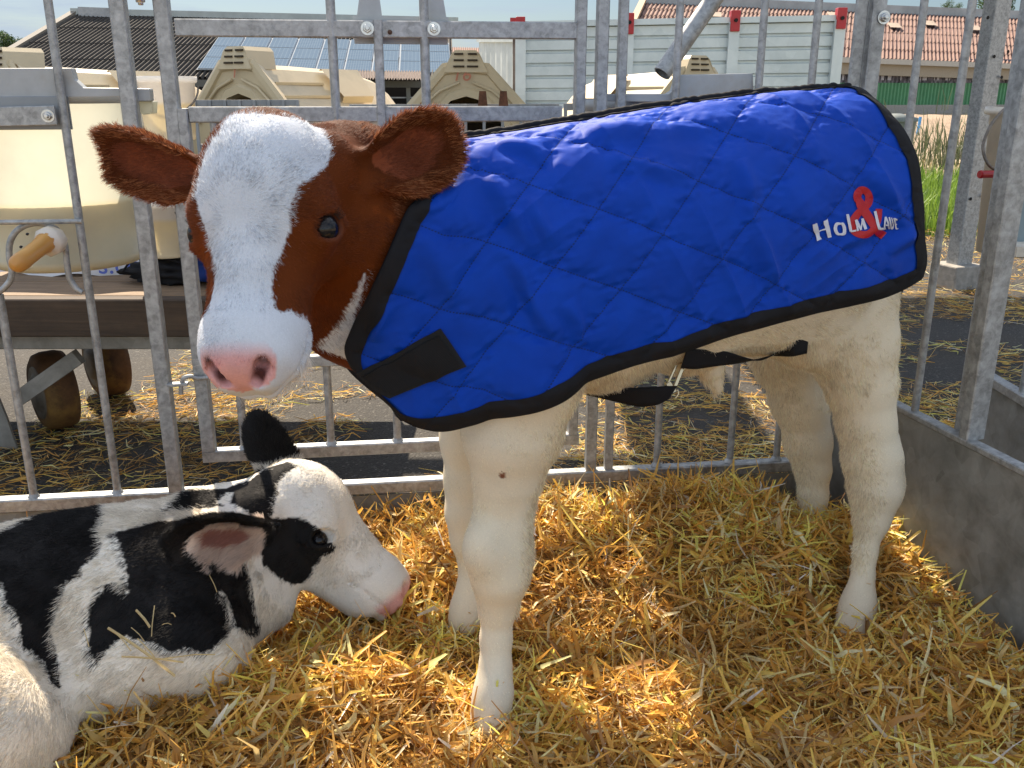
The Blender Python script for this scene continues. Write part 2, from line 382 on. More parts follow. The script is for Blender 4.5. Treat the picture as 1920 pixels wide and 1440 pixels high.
def ear(f, base, tip, opn, hw, cup=.028, th=.0052, k=.02, bow=.02, H=(.3, .45, .70, .95, 1.0, .95, .77, .52, .20, .0)):
    base = np.array(base); tip = np.array(tip); U = tip-base; Le = np.linalg.norm(U); U = U/Le
    Wn = np.array(opn, float); Wn = nrm(Wn-U*(Wn@U)); Vv = np.cross(Wn, U)
    T = [-.2, 0, .12, .3, .5, .7, .85, .95, 1.0, 1.05]; H = np.array(H)*hw
    def fn(Q):
        q = Q-base; t = q@U/Le; v = q@Vv; w = q@Wn; h = np.interp(t, T, H)
        cu = cup*(1+1.1*np.clip(.45-t, 0, 1)); w0 = cu*np.minimum((v/(hw*.9))**2, 1.6)*np.interp(t, [0, .5, 1.], [1.5, 1, .55])-bow*(1-(2*np.clip(t, 0, 1)-1)**2)
        d1 = np.abs(w-w0)-th*np.interp(t, [0, .3, 1], [1.7, 1.15, .8]); d2 = (np.abs(v)-h)*.75; d3 = (t-1.0)*Le*.9; d4 = (-.12-t)*Le
        m = np.maximum(np.maximum(d2, d3), d4); g = np.clip(.008-np.abs(d1-m), 0, None)
        return np.maximum(d1, m)+g*g/(4*.008)
    lo = np.minimum(base, tip)-hw*1.5; hi = np.maximum(base, tip)+hw*1.5; f.op(lo, hi, fn, k)
    return base, U, Le, Vv, Wn, hw
def in_ear(E, Q):
    b, U, Le, Vv, Wn, hw = E; q = Q-b; t = q@U/Le; v = q@Vv; return t, v, q@Wn
WHITE = np.array([.80, .725, .58]); CREAM = np.array([.82, .69, .48]); BROWN = np.array([.185, .040, .0045]); BLACK = np.array([.011, .010, .010]); PINK = np.array([.74, .36, .34])
# ---------------- standing calf ----------------
S_O = (-.306, 1.1199, 1.009)
S_R = [[0.9975, -0.0414, -0.0572], [-0.0701, -0.4633, -0.8794], [-0.01, -0.8812, 0.465]]
def rotz(a): return np.array([[math.cos(a), -math.sin(a), 0], [math.sin(a), math.cos(a), 0], [0, 0, 1]])
_R = rotz(math.radians(-3.0))@np.array(S_R); _pc = np.array(S_O)+np.array(S_R)@np.array([0, .17, -.09])
_ax = nrm(ray(np.array(490.), np.array(430.))); _eye = np.array(_pc)
def rotax(k, a): K = np.array([[0, -k[2], k[1]], [k[2], 0, -k[0]], [-k[1], k[0], 0]]); return np.eye(3)+math.sin(a)*K+(1-math.cos(a))*K@K
_R = rotax(_ax, -math.radians(4.0))@_R
HS = Head(_pc-_R@np.array([0, .17, -.09])+np.array([.007, 0, 0]), _R)
AX = np.array([.934, .357, 0]); LN = np.array([.357, -.934, 0]); A0 = np.array([-.10, 1.37, 0])
def sp(x, y):
    q = onplane(np.array(float(x)), np.array(float(y)), A0, LN); return (q-A0)@AX, q[2]
_sp = np.array([sp(*p) for p in [(780, 300), (830, 275), (900, 264), (960, 256), (1100, 231), (1280, 202), (1420, 184), (1560, 175), (1615, 172), (1680, 200), (1740, 275)]])
def ztop(s): return np.interp(s, _sp[:, 0], _sp[:, 1])
ST = dict(s=[-.22, -.12, -.04, .05, .2, .4, .58, .72, .82, .90, .96], w=[.085, .110, .128, .140, .150, .158, .158, .156, .150, .138, .115],
          zb=[.66, .61, .56, .53, .52, .535, .56, .59, .62, .66, .72])
fs = Field((-.56, .95, .0), (.84, 1.98, 1.10), .0044)
for s in (-.10, .0, .12, .26, .42, .56, .68):
    w = min(.146, np.interp(s, ST['s'], ST['w']))-.012; zt = ztop(s)-.016; zb = np.interp(s, ST['s'], ST['zb'])
    c = A0+AX*s+np.array([0, 0, (zt+zb)/2]); fs.ell(c, (.15 if s < .6 else .13, w, (zt-zb)/2), [AX, LN, [0, 0, 1]], .05)
fs.chain([P(770, 372, 1.38), P(650, 352, 1.28), HS(0, .07, -.12)], [.085, .078, .066], .05)
fs.chain([P(760, 520, 1.42), P(680, 460, 1.31), HS(0, .12, -.13)], [.115, .085, .06], .05)
fs.chain([P(800, 620, 1.43), P(722, 545, 1.35)], [.09, .070], .05)
# legs
ppl = lambda L: ([P(x, y, d) for x, y, d, r in L], [r for x, y, d, r in L])
fs.chain(*ppl([(985, 560, 1.40, .11), (975, 700, 1.40, .092), (958, 810, 1.42, .075), (950, 890, 1.44, .052), (942, 955, 1.455, .0425), (938, 1000, 1.46, .0435), (937, 1045, 1.465, .0465), (936, 1085, 1.465, .041), (933, 1135, 1.48, .0285), (930, 1200, 1.49, .0225), (929, 1250, 1.49, .0230), (925, 1298, 1.485, .0290), (921, 1325, 1.48, .0285)]), .020)
fs.chain(*ppl([(921, 1325, 1.48, .029), (919, 1354, 1.479, .034)]), .012)
fs.ell(P(905, 1030, 1.43), (.03, .03, .04), None, .03)
fs.chain(*ppl([(905, 700, 1.62, .09), (885, 820, 1.65, .055), (880, 900, 1.67, .043), (879, 960, 1.68, .040), (882, 1010, 1.69, .034), (886, 1060, 1.70, .0225), (883, 1105, 1.70, .0235), (876, 1140, 1.70, .028), (872, 1162, 1.70, .031)]), .020)
fs.chain(*ppl([(1585, 420, 1.70, .10), (1568, 560, 1.71, .105), (1594, 640, 1.725, .084), (1614, 720, 1.74, .062), (1624, 790, 1.755, .051), (1636, 860, 1.77, .052), (1642, 920, 1.775, .047), (1636, 970, 1.78, .031), (1622, 1040, 1.78, .0185), (1618, 1080, 1.78, .0185), (1612, 1120, 1.77, .0265), (1606, 1148, 1.765, .031), (1602, 1176, 1.76, .037)]), .020)
fs.cap(P(1664, 820, 1.80), P(1675, 905, 1.80), .021, .021, .03)
fs.ell(P(1520, 600, 1.66), (.09, .07, .09), [AX, LN, [0, 0, 1]], .05)
fs.chain(*ppl([(1550, 480, 1.90, .085), (1478, 660, 1.95, .074), (1502, 750, 1.98, .058), (1516, 830, 2.01, .047), (1525, 880, 2.02, .035), (1525, 930, 2.03, .028), (1524, 985, 2.03, .028), (1522, 1010, 2.03, .033)]), .022)
fs.cap(P(1335, 700, 1.62), P(1345, 728, 1.63), .022, .010, .03)      # umbilical stump
HS.add(fs)
E_SL = ear(fs, P(392, 322, 1.215), P(166, 282, 1.245), nrm([.15, -.9, -.35]), .050, .026, bow=.012)
E_SR = ear(fs, P(690, 312, 1.20), P(868, 256, 1.235), nrm([.10, -.95, -.12]), .054, .026, bow=.010)
Vs, Fc = fs.surface(); Vs = smooth_mesh(Vs, Fc, 2)
BLAZE = [(425, 222), (440, 214), (480, 212), (560, 222), (600, 240), (622, 275), (618, 305), (590, 330), (560, 350), (546, 380), (545, 425), (530, 470), (515, 500), (510, 540), (514, 575), (525, 592), (545, 582), (568, 594), (580, 618), (588, 640), (602, 655), (596, 705), (545, 745), (450, 752), (370, 730), (355, 650), (383, 610), (400, 545), (406, 505), (396, 470), (386, 430), (375, 400), (366, 370), (372, 330), (388, 280)]
THROAT = [(690, 500), (677, 558), (664, 590), (676, 632), (668, 680), (590, 650), (622, 622), (652, 575), (668, 545)]
NOSE = [(374, 655), (390, 640), (430, 630), (478, 640), (500, 643), (518, 665), (520, 702), (505, 722), (455, 736), (400, 726), (380, 700)]
def coat_standing(Q, jit):
    x, y, z = proj(Q); h = HS.loc(Q); s = (Q-A0)@AX; x = x+jit[:, 0]; y = y+jit[:, 1]
    _k = np.clip(.5+vnoise(Q, 7, 3)*.6, 0, 1)[:, None]; C = WHITE*_k+CREAM*(1-_k)
    C = C*(1+.05*vnoise(Q, 30, 5))[:, None]
    headneck = (s < .06) & (Q[:, 2] > .60-.1*(s+.1))
    fl = (h[:, 2] > -.125) | (h[:, 1] > .27)
    white = (inpoly(x, y, BLAZE) & fl & (h[:, 1] < .42) & (np.abs(h[:, 0]) < .10)) | (h[:, 1] > .262) & (h[:, 1] < .4) & (np.abs(h[:, 0]) < .09) & (h[:, 2] > -.16) & (x < 600)
    white |= inpoly(x, y, THROAT) & (h[:, 1] > .0)
    br = BROWN*(1+.15*vnoise(Q, 12, 1)+.08*vnoise(Q, 70, 2))[:, None]*np.where(h[:, 1:2] < .05, .8, 1.0)
    C = np.where((headneck & ~white)[:, None], br, C)
    C = np.where((headneck & white)[:, None], np.array([.66, .69, .74])*(1+.05*vnoise(Q, 40, 8))[:, None], C)
    hx, hl, hn = h.T
    nose = (hl > .30) & (hn > -.083) & (inpoly(x, y, NOSE)) & (np.abs(hx) < .07)
    pk = np.clip((hl-.30)/.02, 0, 1)[:, None]*.9
    C = np.where(nose[:, None], C*(1-pk)+PINK*(1+.12*vnoise(Q, 60, 4))[:, None]*pk, C)
    for g in (1, -1):
        a, b = HS(g*.021, .337, -.037), HS(g*.031, .324, -.019); ba = b-a; tt = np.clip((Q-a)@ba/(ba@ba), 0, 1); dn = np.linalg.norm(Q-a-tt[:, None]*ba, axis=1)
        kn = (np.clip((.0105-dn)/.005, 0, 1)*.9)[:, None]*(np.abs(hx) < .07)[:, None]; C = C*(1-kn)+np.array([.085, .022, .022])*kn
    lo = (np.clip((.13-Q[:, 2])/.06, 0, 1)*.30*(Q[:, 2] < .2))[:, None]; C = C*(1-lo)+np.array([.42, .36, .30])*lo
    for g in (1, -1):
        de = np.linalg.norm(Q-HS.eye_frame(g)[0], axis=1); ke = np.clip((.027-de)/.008, 0, 1)[:, None]*.8; C = C*(1-ke)+np.array([.20, .075, .050])*ke
    spot = np.linalg.norm(np.stack([x-942, (y-892)*.8], 1), axis=1)+vnoise(Q, 400, 3)*3 < 5.5; C = np.where((spot & (Q[:, 2] < .5))[:, None], np.array([.22, .09, .05]), C)
    for E in (E_SL, E_SR):
        t, v, w = in_ear(E, Q); inner = ((t-.42)/.36)**2+(v/.028)**2 < 1+.5*vnoise(Q, 40, 2)
        m = inner & (np.abs(w) < .03); C = np.where(m[:, None], np.array([.23, .060, .024]), C)
    return C
def vert_normals(V, F):
    n = np.cross(V[F[:, 2]]-V[F[:, 0]], V[F[:, 3]]-V[F[:, 1]]); N = np.zeros_like(V)
    for k in range(4): np.add.at(N, F[:, k], n)
    return N/(np.linalg.norm(N, axis=1)[:, None]+1e-12)
def skin_mat(name):
    t = NT(name); a = t.n('ShaderNodeAttribute', attribute_name='skin'); v = t.coord()
    f = t.noise(v, 420, 4, .7); c = t.mix(t.ramp(f, [(.35, (.72, .72, .72)), (.65, (1, 1, 1))]), (0., 0, 0), a.outputs['Color'], 'MIX')
    m = t.mix(.35, a.outputs['Color'], c); t.l(m, t.b.inputs['Base Color']); t.set(Roughness=.7)
    t.b.inputs['Specular IOR Level'].default_value = .1; t.b.inputs['Subsurface Weight'].default_value = .04; t.b.inputs['Subsurface Radius'].default_value = (.012, .005, .003); t.b.inputs['Subsurface Scale'].default_value = .5
    vo = t.n('ShaderNodeTexVoronoi', Scale=700.); t.l(v, vo.inputs['Vector']); ad = t.n('ShaderNodeMath', operation='ADD'); t.l(vo.outputs[0], ad.inputs[0]); t.l(f, ad.inputs[1])
    t.bump(ad.outputs[0], .35, .0006); return t.m
FUR = fur_mat('coat_hair'); SKIN = skin_mat('calf_skin')
calf = mesh_obj('calf', Vs, Fc, SKIN, origin=(.3, 1.5, .02), smooth=True)
tag(calf, 'standing red and white calf wearing the blue quilted coat, looking at the camera', 'calf')
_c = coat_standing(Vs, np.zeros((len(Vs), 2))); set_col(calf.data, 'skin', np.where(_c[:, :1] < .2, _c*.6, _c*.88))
def feature_mat(n, c, r, coatw=0.):
    t = NT(n); t.col(c); t.set(Roughness=r); t.b.inputs['Coat Weight'].default_value = coatw; t.b.inputs['Coat Roughness'].default_value = .03; return t
_t = feature_mat('eyeball', (.010, .009, .012), .10, 0.); _t.b.inputs['Specular IOR Level'].default_value = .30
_v = _t.coord(); _f = _t.noise(_v, 130, 4); _t.col(_t.ramp(_f, [(.4, (.005, .005, .007)), (.8, (.030, .022, .016))]))  # faint brown mottling: reflections put into the eyeball colour
EYE = _t.m
HOOF = plain('hoof_horn', (.16, .13, .11), .5, 0, .2, 60, .2)
for H_, par in ((HS, calf),):
    for g in (1, -1):
        c, x, y, o = H_.eye_frame(g); MB().lathe(c+o*.0018, [(.0190*math.sin(a), -.0190*math.cos(a)) for a in np.linspace(.02, 3.12, 20)], 28, o, cap=False).build('eye', EYE, par)
def flow_standing(Q, N):
    h = HS.loc(Q); D = np.zeros_like(Q); s = (Q-A0)@AX
    D[:] = AX*.35+np.array([0, 0, -.9])
    D[Q[:, 2] > .6] = AX*.8+np.array([0, 0, -.45])
    hd = (h[:, 1] < .37) & (h[:, 1] > -.06) & (np.abs(h[:, 0]) < .11) & (h[:, 2] > -.22)
    wh = HS(-.005, .155, .0); v = Q-wh; vl = np.linalg.norm(v, axis=1)[:, None]; swirl = np.cross(v/(vl+1e-6), HS.R[:, 2])
    D = np.where(hd[:, None], v/(vl+1e-6)+swirl*.45*np.exp(-vl/.05), D)
    for E in (E_SL, E_SR):
        t, vv, w = in_ear(E, Q); m = (t > .08) & (t < 1.15) & (np.abs(vv) < E[5]*1.3) & (np.abs(w) < .07)
        D = np.where(m[:, None], E[1]*.9+E[3]*np.clip(vv/(E[5]*.5), -1, 1)[:, None]*.5, D)
    return D
COATPX = [(880, 290), (1280, 225), (1600, 195), (1690, 290), (1705, 480), (1600, 545), (1440, 580), (1280, 630), (1100, 695), (950, 750), (840, 775), (770, 740), (770, 640), (800, 500)]
def wf_standing(c, n):
    s = (c-A0)@AX; view = C0-c; view /= np.linalg.norm(view, axis=1)[:, None]; f = np.sum(view*n, 1)
    w = np.where(f > -.15, 1.0, .22); h = HS.loc(c)
    w *= np.where((h[:, 1] < .37) & (h[:, 2] > -.3) & (s < .1), 3.2, 1.0)
    _x, _y, _z = proj(c); under = inpoly(_x, _y, COATPX) & (c[:, 2] > .50) & (s > -.02); w = np.where(under, .02, w)
    nose = (h[:, 1] > .325) & (h[:, 2] > -.083) & (h[:, 2] < .01); w = np.where(nose, .0, w)
    for g in (1, -1):
        e = HS.eye_frame(g)[0]; w = np.where(np.linalg.norm(c-e, axis=1) < .026, 0, w)
    return w*np.where(c[:, 2] < .05, .1, 1)
FURN = 1.0
def grow_standing():
    n = int(330000*FURN); p, N = scatter(Vs, Fc, n, wf_standing); D = flow_standing(p, N); h = HS.loc(p); s = (p-A0)@AX
    jit = rng.normal(0, 2.2, (n, 2))+np.stack([vnoise(p, 90, 11), vnoise(p, 90, 12)], 1)*5
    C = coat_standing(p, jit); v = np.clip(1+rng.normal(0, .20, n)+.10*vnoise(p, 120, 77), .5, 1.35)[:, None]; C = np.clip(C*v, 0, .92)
    head = (h[:, 1] < .37) & (h[:, 1] > -.06) & (s < 0.05) & (np.abs(h[:, 0]) < .12)
    ln = np.where(head, .0085, .0115); lift = np.where(head, .22, .22)
    ln = np.where(h[:, 1] > .26, .0055, ln)
    for E in (E_SL, E_SR):
        t, vv, w = in_ear(E, p); m = (t > .08) & (t < 1.15) & (np.abs(vv) < E[5]*1.3) & (np.abs(w) < .07); edge = m & (np.abs(vv) > .6*E[5]*.9)
        ln = np.where(m, .010, ln); lift = np.where(m, .45, lift); fr_ = (edge | (m & (t > .8))); ln = np.where(fr_, .012, ln); lift = np.where(edge, .5, lift); C = np.where((fr_ & (rng.random(n) < .30))[:, None], np.array([.42, .16, .06])*v, C)  # orange fringe hairs: sun glowing through the ear edge put into their colour
    belly = (s > .1) & (p[:, 2] > .42) & (p[:, 2] < .60) & (N[:, 2] < -.5); ln = np.where(belly, .018, ln)
    ka = np.clip((N@AX-.15)/.7, 0, 1)*(p[:, 2] < .62)*(s < .35)*(p[:, 2] > .2); ln = ln+ka*.010; lift = lift+ka*.30; kf = np.clip((-(N@AX)-.2)/.7, 0, 1)*(p[:, 2] < .5)*(s > .4)*(p[:, 2] > .12); ln = ln+kf*.006; lift = lift+kf*.25
    rad = np.where(head, .00019, .00026)*(1+rng.normal(0, .15, n))
    k = p[:, 2] > .035
    grow('fur', p[k], N[k], D[k], (ln*rng.uniform(.7, 1.25, n))[k], lift[k], C[k], rad[k], calf, FUR)
    # lashes and whiskers
    R, NN, DD, LL = [], [], [], []
    for g in (1, -1):
        c, x, y, o = HS.eye_frame(g); up = nrm(-HS.R[:, 1]+HS.R[:, 2]*.3)
        for a in np.linspace(-1.1, 1.1, 70): R.append(c+o*.014+(up*math.cos(a)*.016+np.cross(up, o)*math.sin(a)*.019)); NN.append(o); DD.append(o*.8+up*.9*math.cos(a)+np.cross(up, o)*math.sin(a)*.7); LL.append(.012)
    R, NN, DD, LL = map(np.array, (R, NN, DD, LL)); grow('eyelashes', R, NN, DD, LL, np.full(len(R), .8), np.tile([.03, .015, .01], (len(R), 1)), np.full(len(R), .0002), calf, FUR, clump=.0)
    m = (h[:, 1] > .30) & (h[:, 2] < -.07) & (h[:, 2] > -.135) & (h[:, 1] < .38); i = rng.choice(np.where(m)[0], 420)
    grow('whiskers', p[i], N[i], N[i]+np.array([0, 0, -.9]), rng.uniform(.012, .030, len(i)), np.full(len(i), .5), np.tile([.8, .76, .70], (len(i), 1)), np.full(len(i), .00016), calf, FUR, clump=.5)
# ---------------- lying calf ----------------
from mathutils.bvhtree import BVHTree as BVHTree2
HL = Head((-0.3855, 1.6049, 0.3748), [[0.1305, 0.5959, 0.7924], [-0.9562, -0.1354, 0.2594], [0.2619, -0.7915, 0.5522]])
fl_ = Field((-1.25, 1.0, -.06), (-.10, 1.98, .56), .0046)
fl_.ell(P(290, 1100, 1.60), (.17, .15, .145), None, .06)
fl_.ell(P(130, 1130, 1.54), (.18, .155, .150), None, .06)
fl_.ell(P(-50, 1195, 1.47), (.19, .17, .160), None, .06)
fl_.ell(P(-230, 1235, 1.37), (.19, .16, .16), None, .06)
fl_.chain([P(310, 1050, 1.67), P(400, 1000, 1.71), HL(0, .06, -.13)], [.095, .076, .070], .05)
fl_.chain([P(380, 1110, 1.64), P(455, 1070, 1.69), HL(0, .13, -.15)], [.100, .080, .058], .05)
fl_.chain([P(430, 1150, 1.62), P(500, 1130, 1.68)], [.075, .05], .04)
fl_.chain([P(270, 1090, 1.54), P(345, 1170, 1.52), P(400, 1215, 1.53)], [.088, .070, .045], .05)     # shoulder, upper arm
fl_.ell(P(300, 1228, 1.47), (.135, .075, .065), None, .07); fl_.ell(P(175, 1270, 1.45), (.09, .07, .06), None, .06)   # folded forearm

fl_.ell(P(-55, 1385, 1.28), (.105, .10, .115), None, .06)                                             # thigh in front
fl_.chain([P(0, 1330, 1.36), P(62, 1385, 1.33)], [.055, .040], .06)
HL.add(fl_, .0016, .0)
E_LN = ear(fl_, P(496, 994, 1.575), P(308, 1006, 1.44), nrm([-.25, -.93, .0]), .060, .024, bow=.008)
E_LF = ear(fl_, P(512, 890, 1.775), P(474, 768, 1.80), nrm([.15, .95, .1]), .052, .020, bow=.01, H=(.6, .8, .95, 1., .97, .82, .60, .35, .06, 0))
Vl, Fl = fl_.surface(); Vl = smooth_mesh(Vl, Fl, 2)
z3 = lambda L, ox, oy, k=3.: [(ox+a/k, oy+b/k) for a, b in L]
BK_A = z3([(-900, 0), (0, 118), (250, 10), (450, -60), (590, -60), (590, 0), (560, 120), (570, 200), (530, 260), (460, 310), (450, 370), (390, 390), (360, 380), (370, 440), (340, 500), (310, 600), (280, 680), (310, 750), (330, 870), (345, 1000), (290, 960), (250, 850), (190, 790), (130, 770), (110, 640), (80, 560), (30, 500), (10, 400), (-60, 380), (-300, 500), (-900, 500)], 0, 960)
BK_B = z3([(780, 190), (750, 270), (745, 330), (735, 400), (720, 460), (650, 400), (590, 400), (570, 460), (500, 530), (490, 620), (510, 690), (500, 750), (540, 865), (600, 790), (640, 740), (700, 690), (760, 720), (860, 730), (960, 790), (1060, 760), (1130, 790), (1200, 770), (1260, 720), (1290, 680), (1320, 600), (1330, 640), (1390, 670), (1470, 655), (1440, 560), (1420, 430), (1390, 300), (1100, 150), (980, 100), (900, 200), (960, 262)], 0, 960)
BK_S = z3([(1170, 340), (1240, 430), (1290, 500), (1320, 600), (1300, 640), (1270, 500), (1200, 420)], 0, 960)
BK_C = z3([(100, 690), (160, 660), (230, 560), (500, 530), (650, 480), (760, 400), (900, 360), (960, 390), (880, 440), (830, 500), (830, 560), (800, 640), (790, 720), (850, 730), (930, 715), (1000, 735), (1090, 790), (1135, 840), (1140, 880), (1180, 890), (1200, 910), (1190, 940), (1130, 975), (1110, 970), (1100, 1010), (1055, 1040), (1050, 1090), (980, 1145), (910, 1150), (820, 1100), (770, 1050), (725, 1030), (720, 960), (690, 890), (640, 870), (630, 960), (600, 980), (560, 860), (640, 800), (640, 680), (540, 640)], 280, 760, 3.43)
WH_C = z3([(430, 630), (500, 560), (540, 560), (520, 640)], 280, 760, 3.43)
def coat_lying(Q, jit):
    x, y, z = proj(Q); x = x+jit[:, 0]; y = y+jit[:, 1]; h = HL.loc(Q)
    W_ = np.where(((h[:, 1] > 0) & (h[:, 1] < .4) & (h[:, 2] > -.2))[:, None], np.array([.74, .70, .63]), np.array([.76, .70, .60]))*(1+.05*vnoise(Q, 25, 3))[:, None]; bk = inpoly(x, y, BK_A) | (inpoly(x, y, BK_B) & ~inpoly(x, y, BK_S)) | (inpoly(x, y, BK_C) & ~inpoly(x, y, WH_C))
    bk &= ~((h[:, 0] < -.03) & (h[:, 1] > .10) & (h[:, 1] < .4)) | ((h[:, 0] < -.05) & (h[:, 1] < .20) & (h[:, 1] > .08))
    C = np.where(bk[:, None], BLACK*(1+.3*vnoise(Q, 30, 1))[:, None], W_)
    t, v, w = in_ear(E_LF, Q); m = (t > .12) & (t < 1.2) & (np.abs(v) < .09) & (np.abs(w) < .07) & (y < 872); C = np.where(m[:, None], BLACK, C)
    t, v, w = in_ear(E_LN, Q); m = (t > .10) & (t < 1.2) & (np.abs(v) < .09) & (np.abs(w) < .07); C = np.where(m[:, None], BLACK*1.6, C)
    inner = (((t-.30)/.42)**2+((v-.014)/.046)**2 < 1+.6*vnoise(Q, 45, 6)) & (w > -.03) & (np.abs(w) < .04)
    C = np.where(inner[:, None], np.array([.74, .62, .54]), C); pk = inner & (((t-.36)/.24)**2+((v-.002)/.020)**2 < 1+.5*vnoise(Q, 60, 8)); C = np.where(pk[:, None], np.array([.46, .24, .20]), C)
    nose = (h[:, 1] > .312) & (h[:, 2] > -.083); pk = np.clip((h[:, 1]-.312)/.02, 0, 1)[:, None]*.85; C = np.where(nose[:, None], C*(1-pk)+PINK*pk, C)
    return C
calf2 = mesh_obj('calf', Vl, Fl, SKIN, origin=(-.7, 1.4, 0), smooth=True)
tag(calf2, 'black and white calf lying in the straw with its head turned to the right', 'calf')
set_col(calf2.data, 'skin', coat_lying(Vl, np.zeros((len(Vl), 2))))
for g in (1, -1):
    c, x, y, o = HL.eye_frame(g); MB().lathe(c-o*.0048, [(.0163*math.sin(a), -.0168*math.cos(a)) for a in np.linspace(.02, 3.12, 20)], 28, o, cap=False).build('eye', EYE, calf2)
def wf_lying(c, n):
    view = C0-c; view /= np.linalg.norm(view, axis=1)[:, None]; f = np.sum(view*n, 1); w = np.where(f > -.15, 1.0, .2)*np.where(c[:, 2] < .02, .1, 1)
    h = HL.loc(c); hd = (h[:, 1] < .37) & (h[:, 2] > -.25) & (h[:, 1] > -.1); w *= np.where(hd, 1.7, 1)*np.where(c[:, 0] < -.95, .1, 1)
    w = np.where((h[:, 1] > .335) & (h[:, 2] > -.083), 0, w)
    for g in (1, -1): w = np.where(np.linalg.norm(c-HL.eye_frame(g)[0], axis=1) < .024, 0, w)
    return w
# bits of straw caught on the side of the lying calf
BL = BVHTree2.FromPolygons([tuple(v) for v in Vl], [tuple(map(int, f)) for f in Fl])
def onlying(x, y, off):
    h = BL.ray_cast(Vector(C0), Vector(nrm(ray(np.array(float(x)), np.array(float(y)))))); return None if h[0] is None else np.array(h[0])+np.array(h[1])*off
CAUGHT = [((258, 1147), (285, 1180), .0042), ((292, 1140), (288, 1196), .0016), ((322, 1155), (330, 1162), .002), ((306, 1176), (323, 1176), .0012), ((215, 1185), (250, 1222), .002), ((386, 1085), (400, 1118), .0014), ((250, 1180), (275, 1205), .0014), ((158, 1180), (170, 1215), .0016), ((205, 1180), (330, 1262), .0045), ((262, 1200), (300, 1240), .002), ((232, 1232), (345, 1240), .003), ((300, 1235), (400, 1228), .002)]
def grow_lying():
    n = int(230000*FURN); p, N = scatter(Vl, Fl, n, wf_lying); h = HL.loc(p); ax = nrm([-.75, -.45, -.25])
    D = np.tile(ax, (n, 1))+np.array([0, 0, -.25]); hd = (h[:, 1] < .37) & (h[:, 1] > -.06) & (np.abs(h[:, 0]) < .11) & (h[:, 2] > -.2)
    v = p-HL(0, .155, 0); D = np.where(hd[:, None], v/(np.linalg.norm(v, axis=1)[:, None]+1e-6), D)
    jit = rng.normal(0, 2., (n, 2))+np.stack([vnoise(p, 80, 11), vnoise(p, 80, 12)], 1)*5
    C = np.clip(coat_lying(p, jit)*np.clip(1+rng.normal(0, .13, n), .6, 1.3)[:, None], 0, .92)
    ln = np.where(hd, .008, .015); ln = np.where(h[:, 1] > .26, .005, ln); lift = np.full(n, .25)
    for E in (E_LN, E_LF):
        t, vv, w = in_ear(E, p); m = (t > .05) & (t < 1.15) & (np.abs(vv) < E[5]*1.3) & (np.abs(w) < .07); D = np.where(m[:, None], E[1]*.9+E[3]*np.clip(vv/(E[5]*.5), -1, 1)[:, None]*.5, D); ln = np.where(m, .012, ln); lift = np.where(m, .4, lift)
    t, vv, w = in_ear(E_LN, p); m = (t > .0) & (t < .6) & (np.abs(vv) < .05) & (np.abs(w) < .05) & (C[:, 0] > .3); ln = np.where(m, .022, ln); lift = np.where(m, .6, lift)
    grow('fur', p, N, D, ln*rng.uniform(.7, 1.25, n), lift, C, np.full(n, .00027)*(1+rng.normal(0, .15, n)), calf2, FUR)
# ---------------- quilted coat on the standing calf ----------------
from mathutils.bvhtree import BVHTree
OFF = .010
def loft(s, v, side=1.):
    s = np.asarray(s, float); v = np.asarray(v, float)
    w = np.interp(s, ST['s'], ST['w'])+OFF; zt = ztop(s)+.006; zc = np.interp(s, [-.2, .0, .3, .7, .9], [.74, .70, .70, .76, .80])
    th = np.clip(v, 0, 1)*math.pi/2; e = .86
    lat = w*np.sin(th)**e; z = zc+(zt-zc)*np.clip(np.cos(th), 0, 1)**e
    low = np.clip(v-1, 0, None); z = z-low*.34; lat = lat*(1-.10*low*low)
    cx = A0+AX*s[..., None]; return cx+LN*(side*lat)[..., None]+np.array([0, 0, 1.])*z[..., None]
_S, _Vv = np.meshgrid(np.linspace(-.22, .96, 500), np.linspace(0, 1.95, 400), indexing='ij'); _G = loft(_S, _Vv); _gx, _gy, _gz = proj(_G)
def uv_at(x, y):
    d = (_gx-x)**2+(_gy-y)**2+((_gz-1.2)*8)**2; k = np.unravel_index(np.argmin(d), d.shape); return np.array([_S[k], _Vv[k]])
def resample(c, n):
    c = np.asarray(c, float); d = np.r_[0, np.cumsum(np.linalg.norm(np.diff(c, axis=0)*[1, .35], axis=1))]; t = np.linspace(0, d[-1], n)
    return np.stack([np.interp(t, d, c[:, k]) for k in range(2)], 1)
NA, NB = 560, 330
hem_px = catmull([(748, 779), (775, 797), (830, 808), (900, 788), (1000, 752), (1100, 712), (1190, 682), (1280, 658), (1360, 630), (1440, 607), (1540, 582), (1640, 560), (1690, 543), (1728, 520)], 6)
neck_px = catmull([(800, 330), (764, 392), (740, 440), (716, 492), (690, 558), (662, 620), (648, 658), (668, 700), (706, 735), (736, 760), (748, 779)], 6)
rear_px = catmull([(1612, 168), (1650, 198), (1690, 242), (1718, 300), (1727, 370), (1731, 440), (1735, 490), (1728, 520)], 6)
hem = np.array([uv_at(*p) for p in hem_px]); neck = np.array([uv_at(*p) for p in neck_px]); rear = np.array([uv_at(*p) for p in rear_px])
def sm1(c, k=5):
    o = c.copy()
    for _ in range(k): o[1:-1] = (o[:-2]+2*o[1:-1]+o[2:])/4
    return o
s_f, s_r = neck[0][0]-.035, rear[0][0]
neck = np.r_[[[s_f, 0.]], sm1(neck)]; rear = np.r_[[[s_r, 0.]], sm1(rear)]; hem = sm1(hem); hem[0] = neck[-1]; hem[-1] = rear[-1]
T_ = resample(np.array([[s_f, 0.], [s_r, 0.]]), NA); B_ = resample(hem, NA); Lf = resample(neck, NB); Rt = resample(rear, NB)
a_ = np.linspace(0, 1, NA)[:, None, None]; b_ = np.linspace(0, 1, NB)[None, :, None]
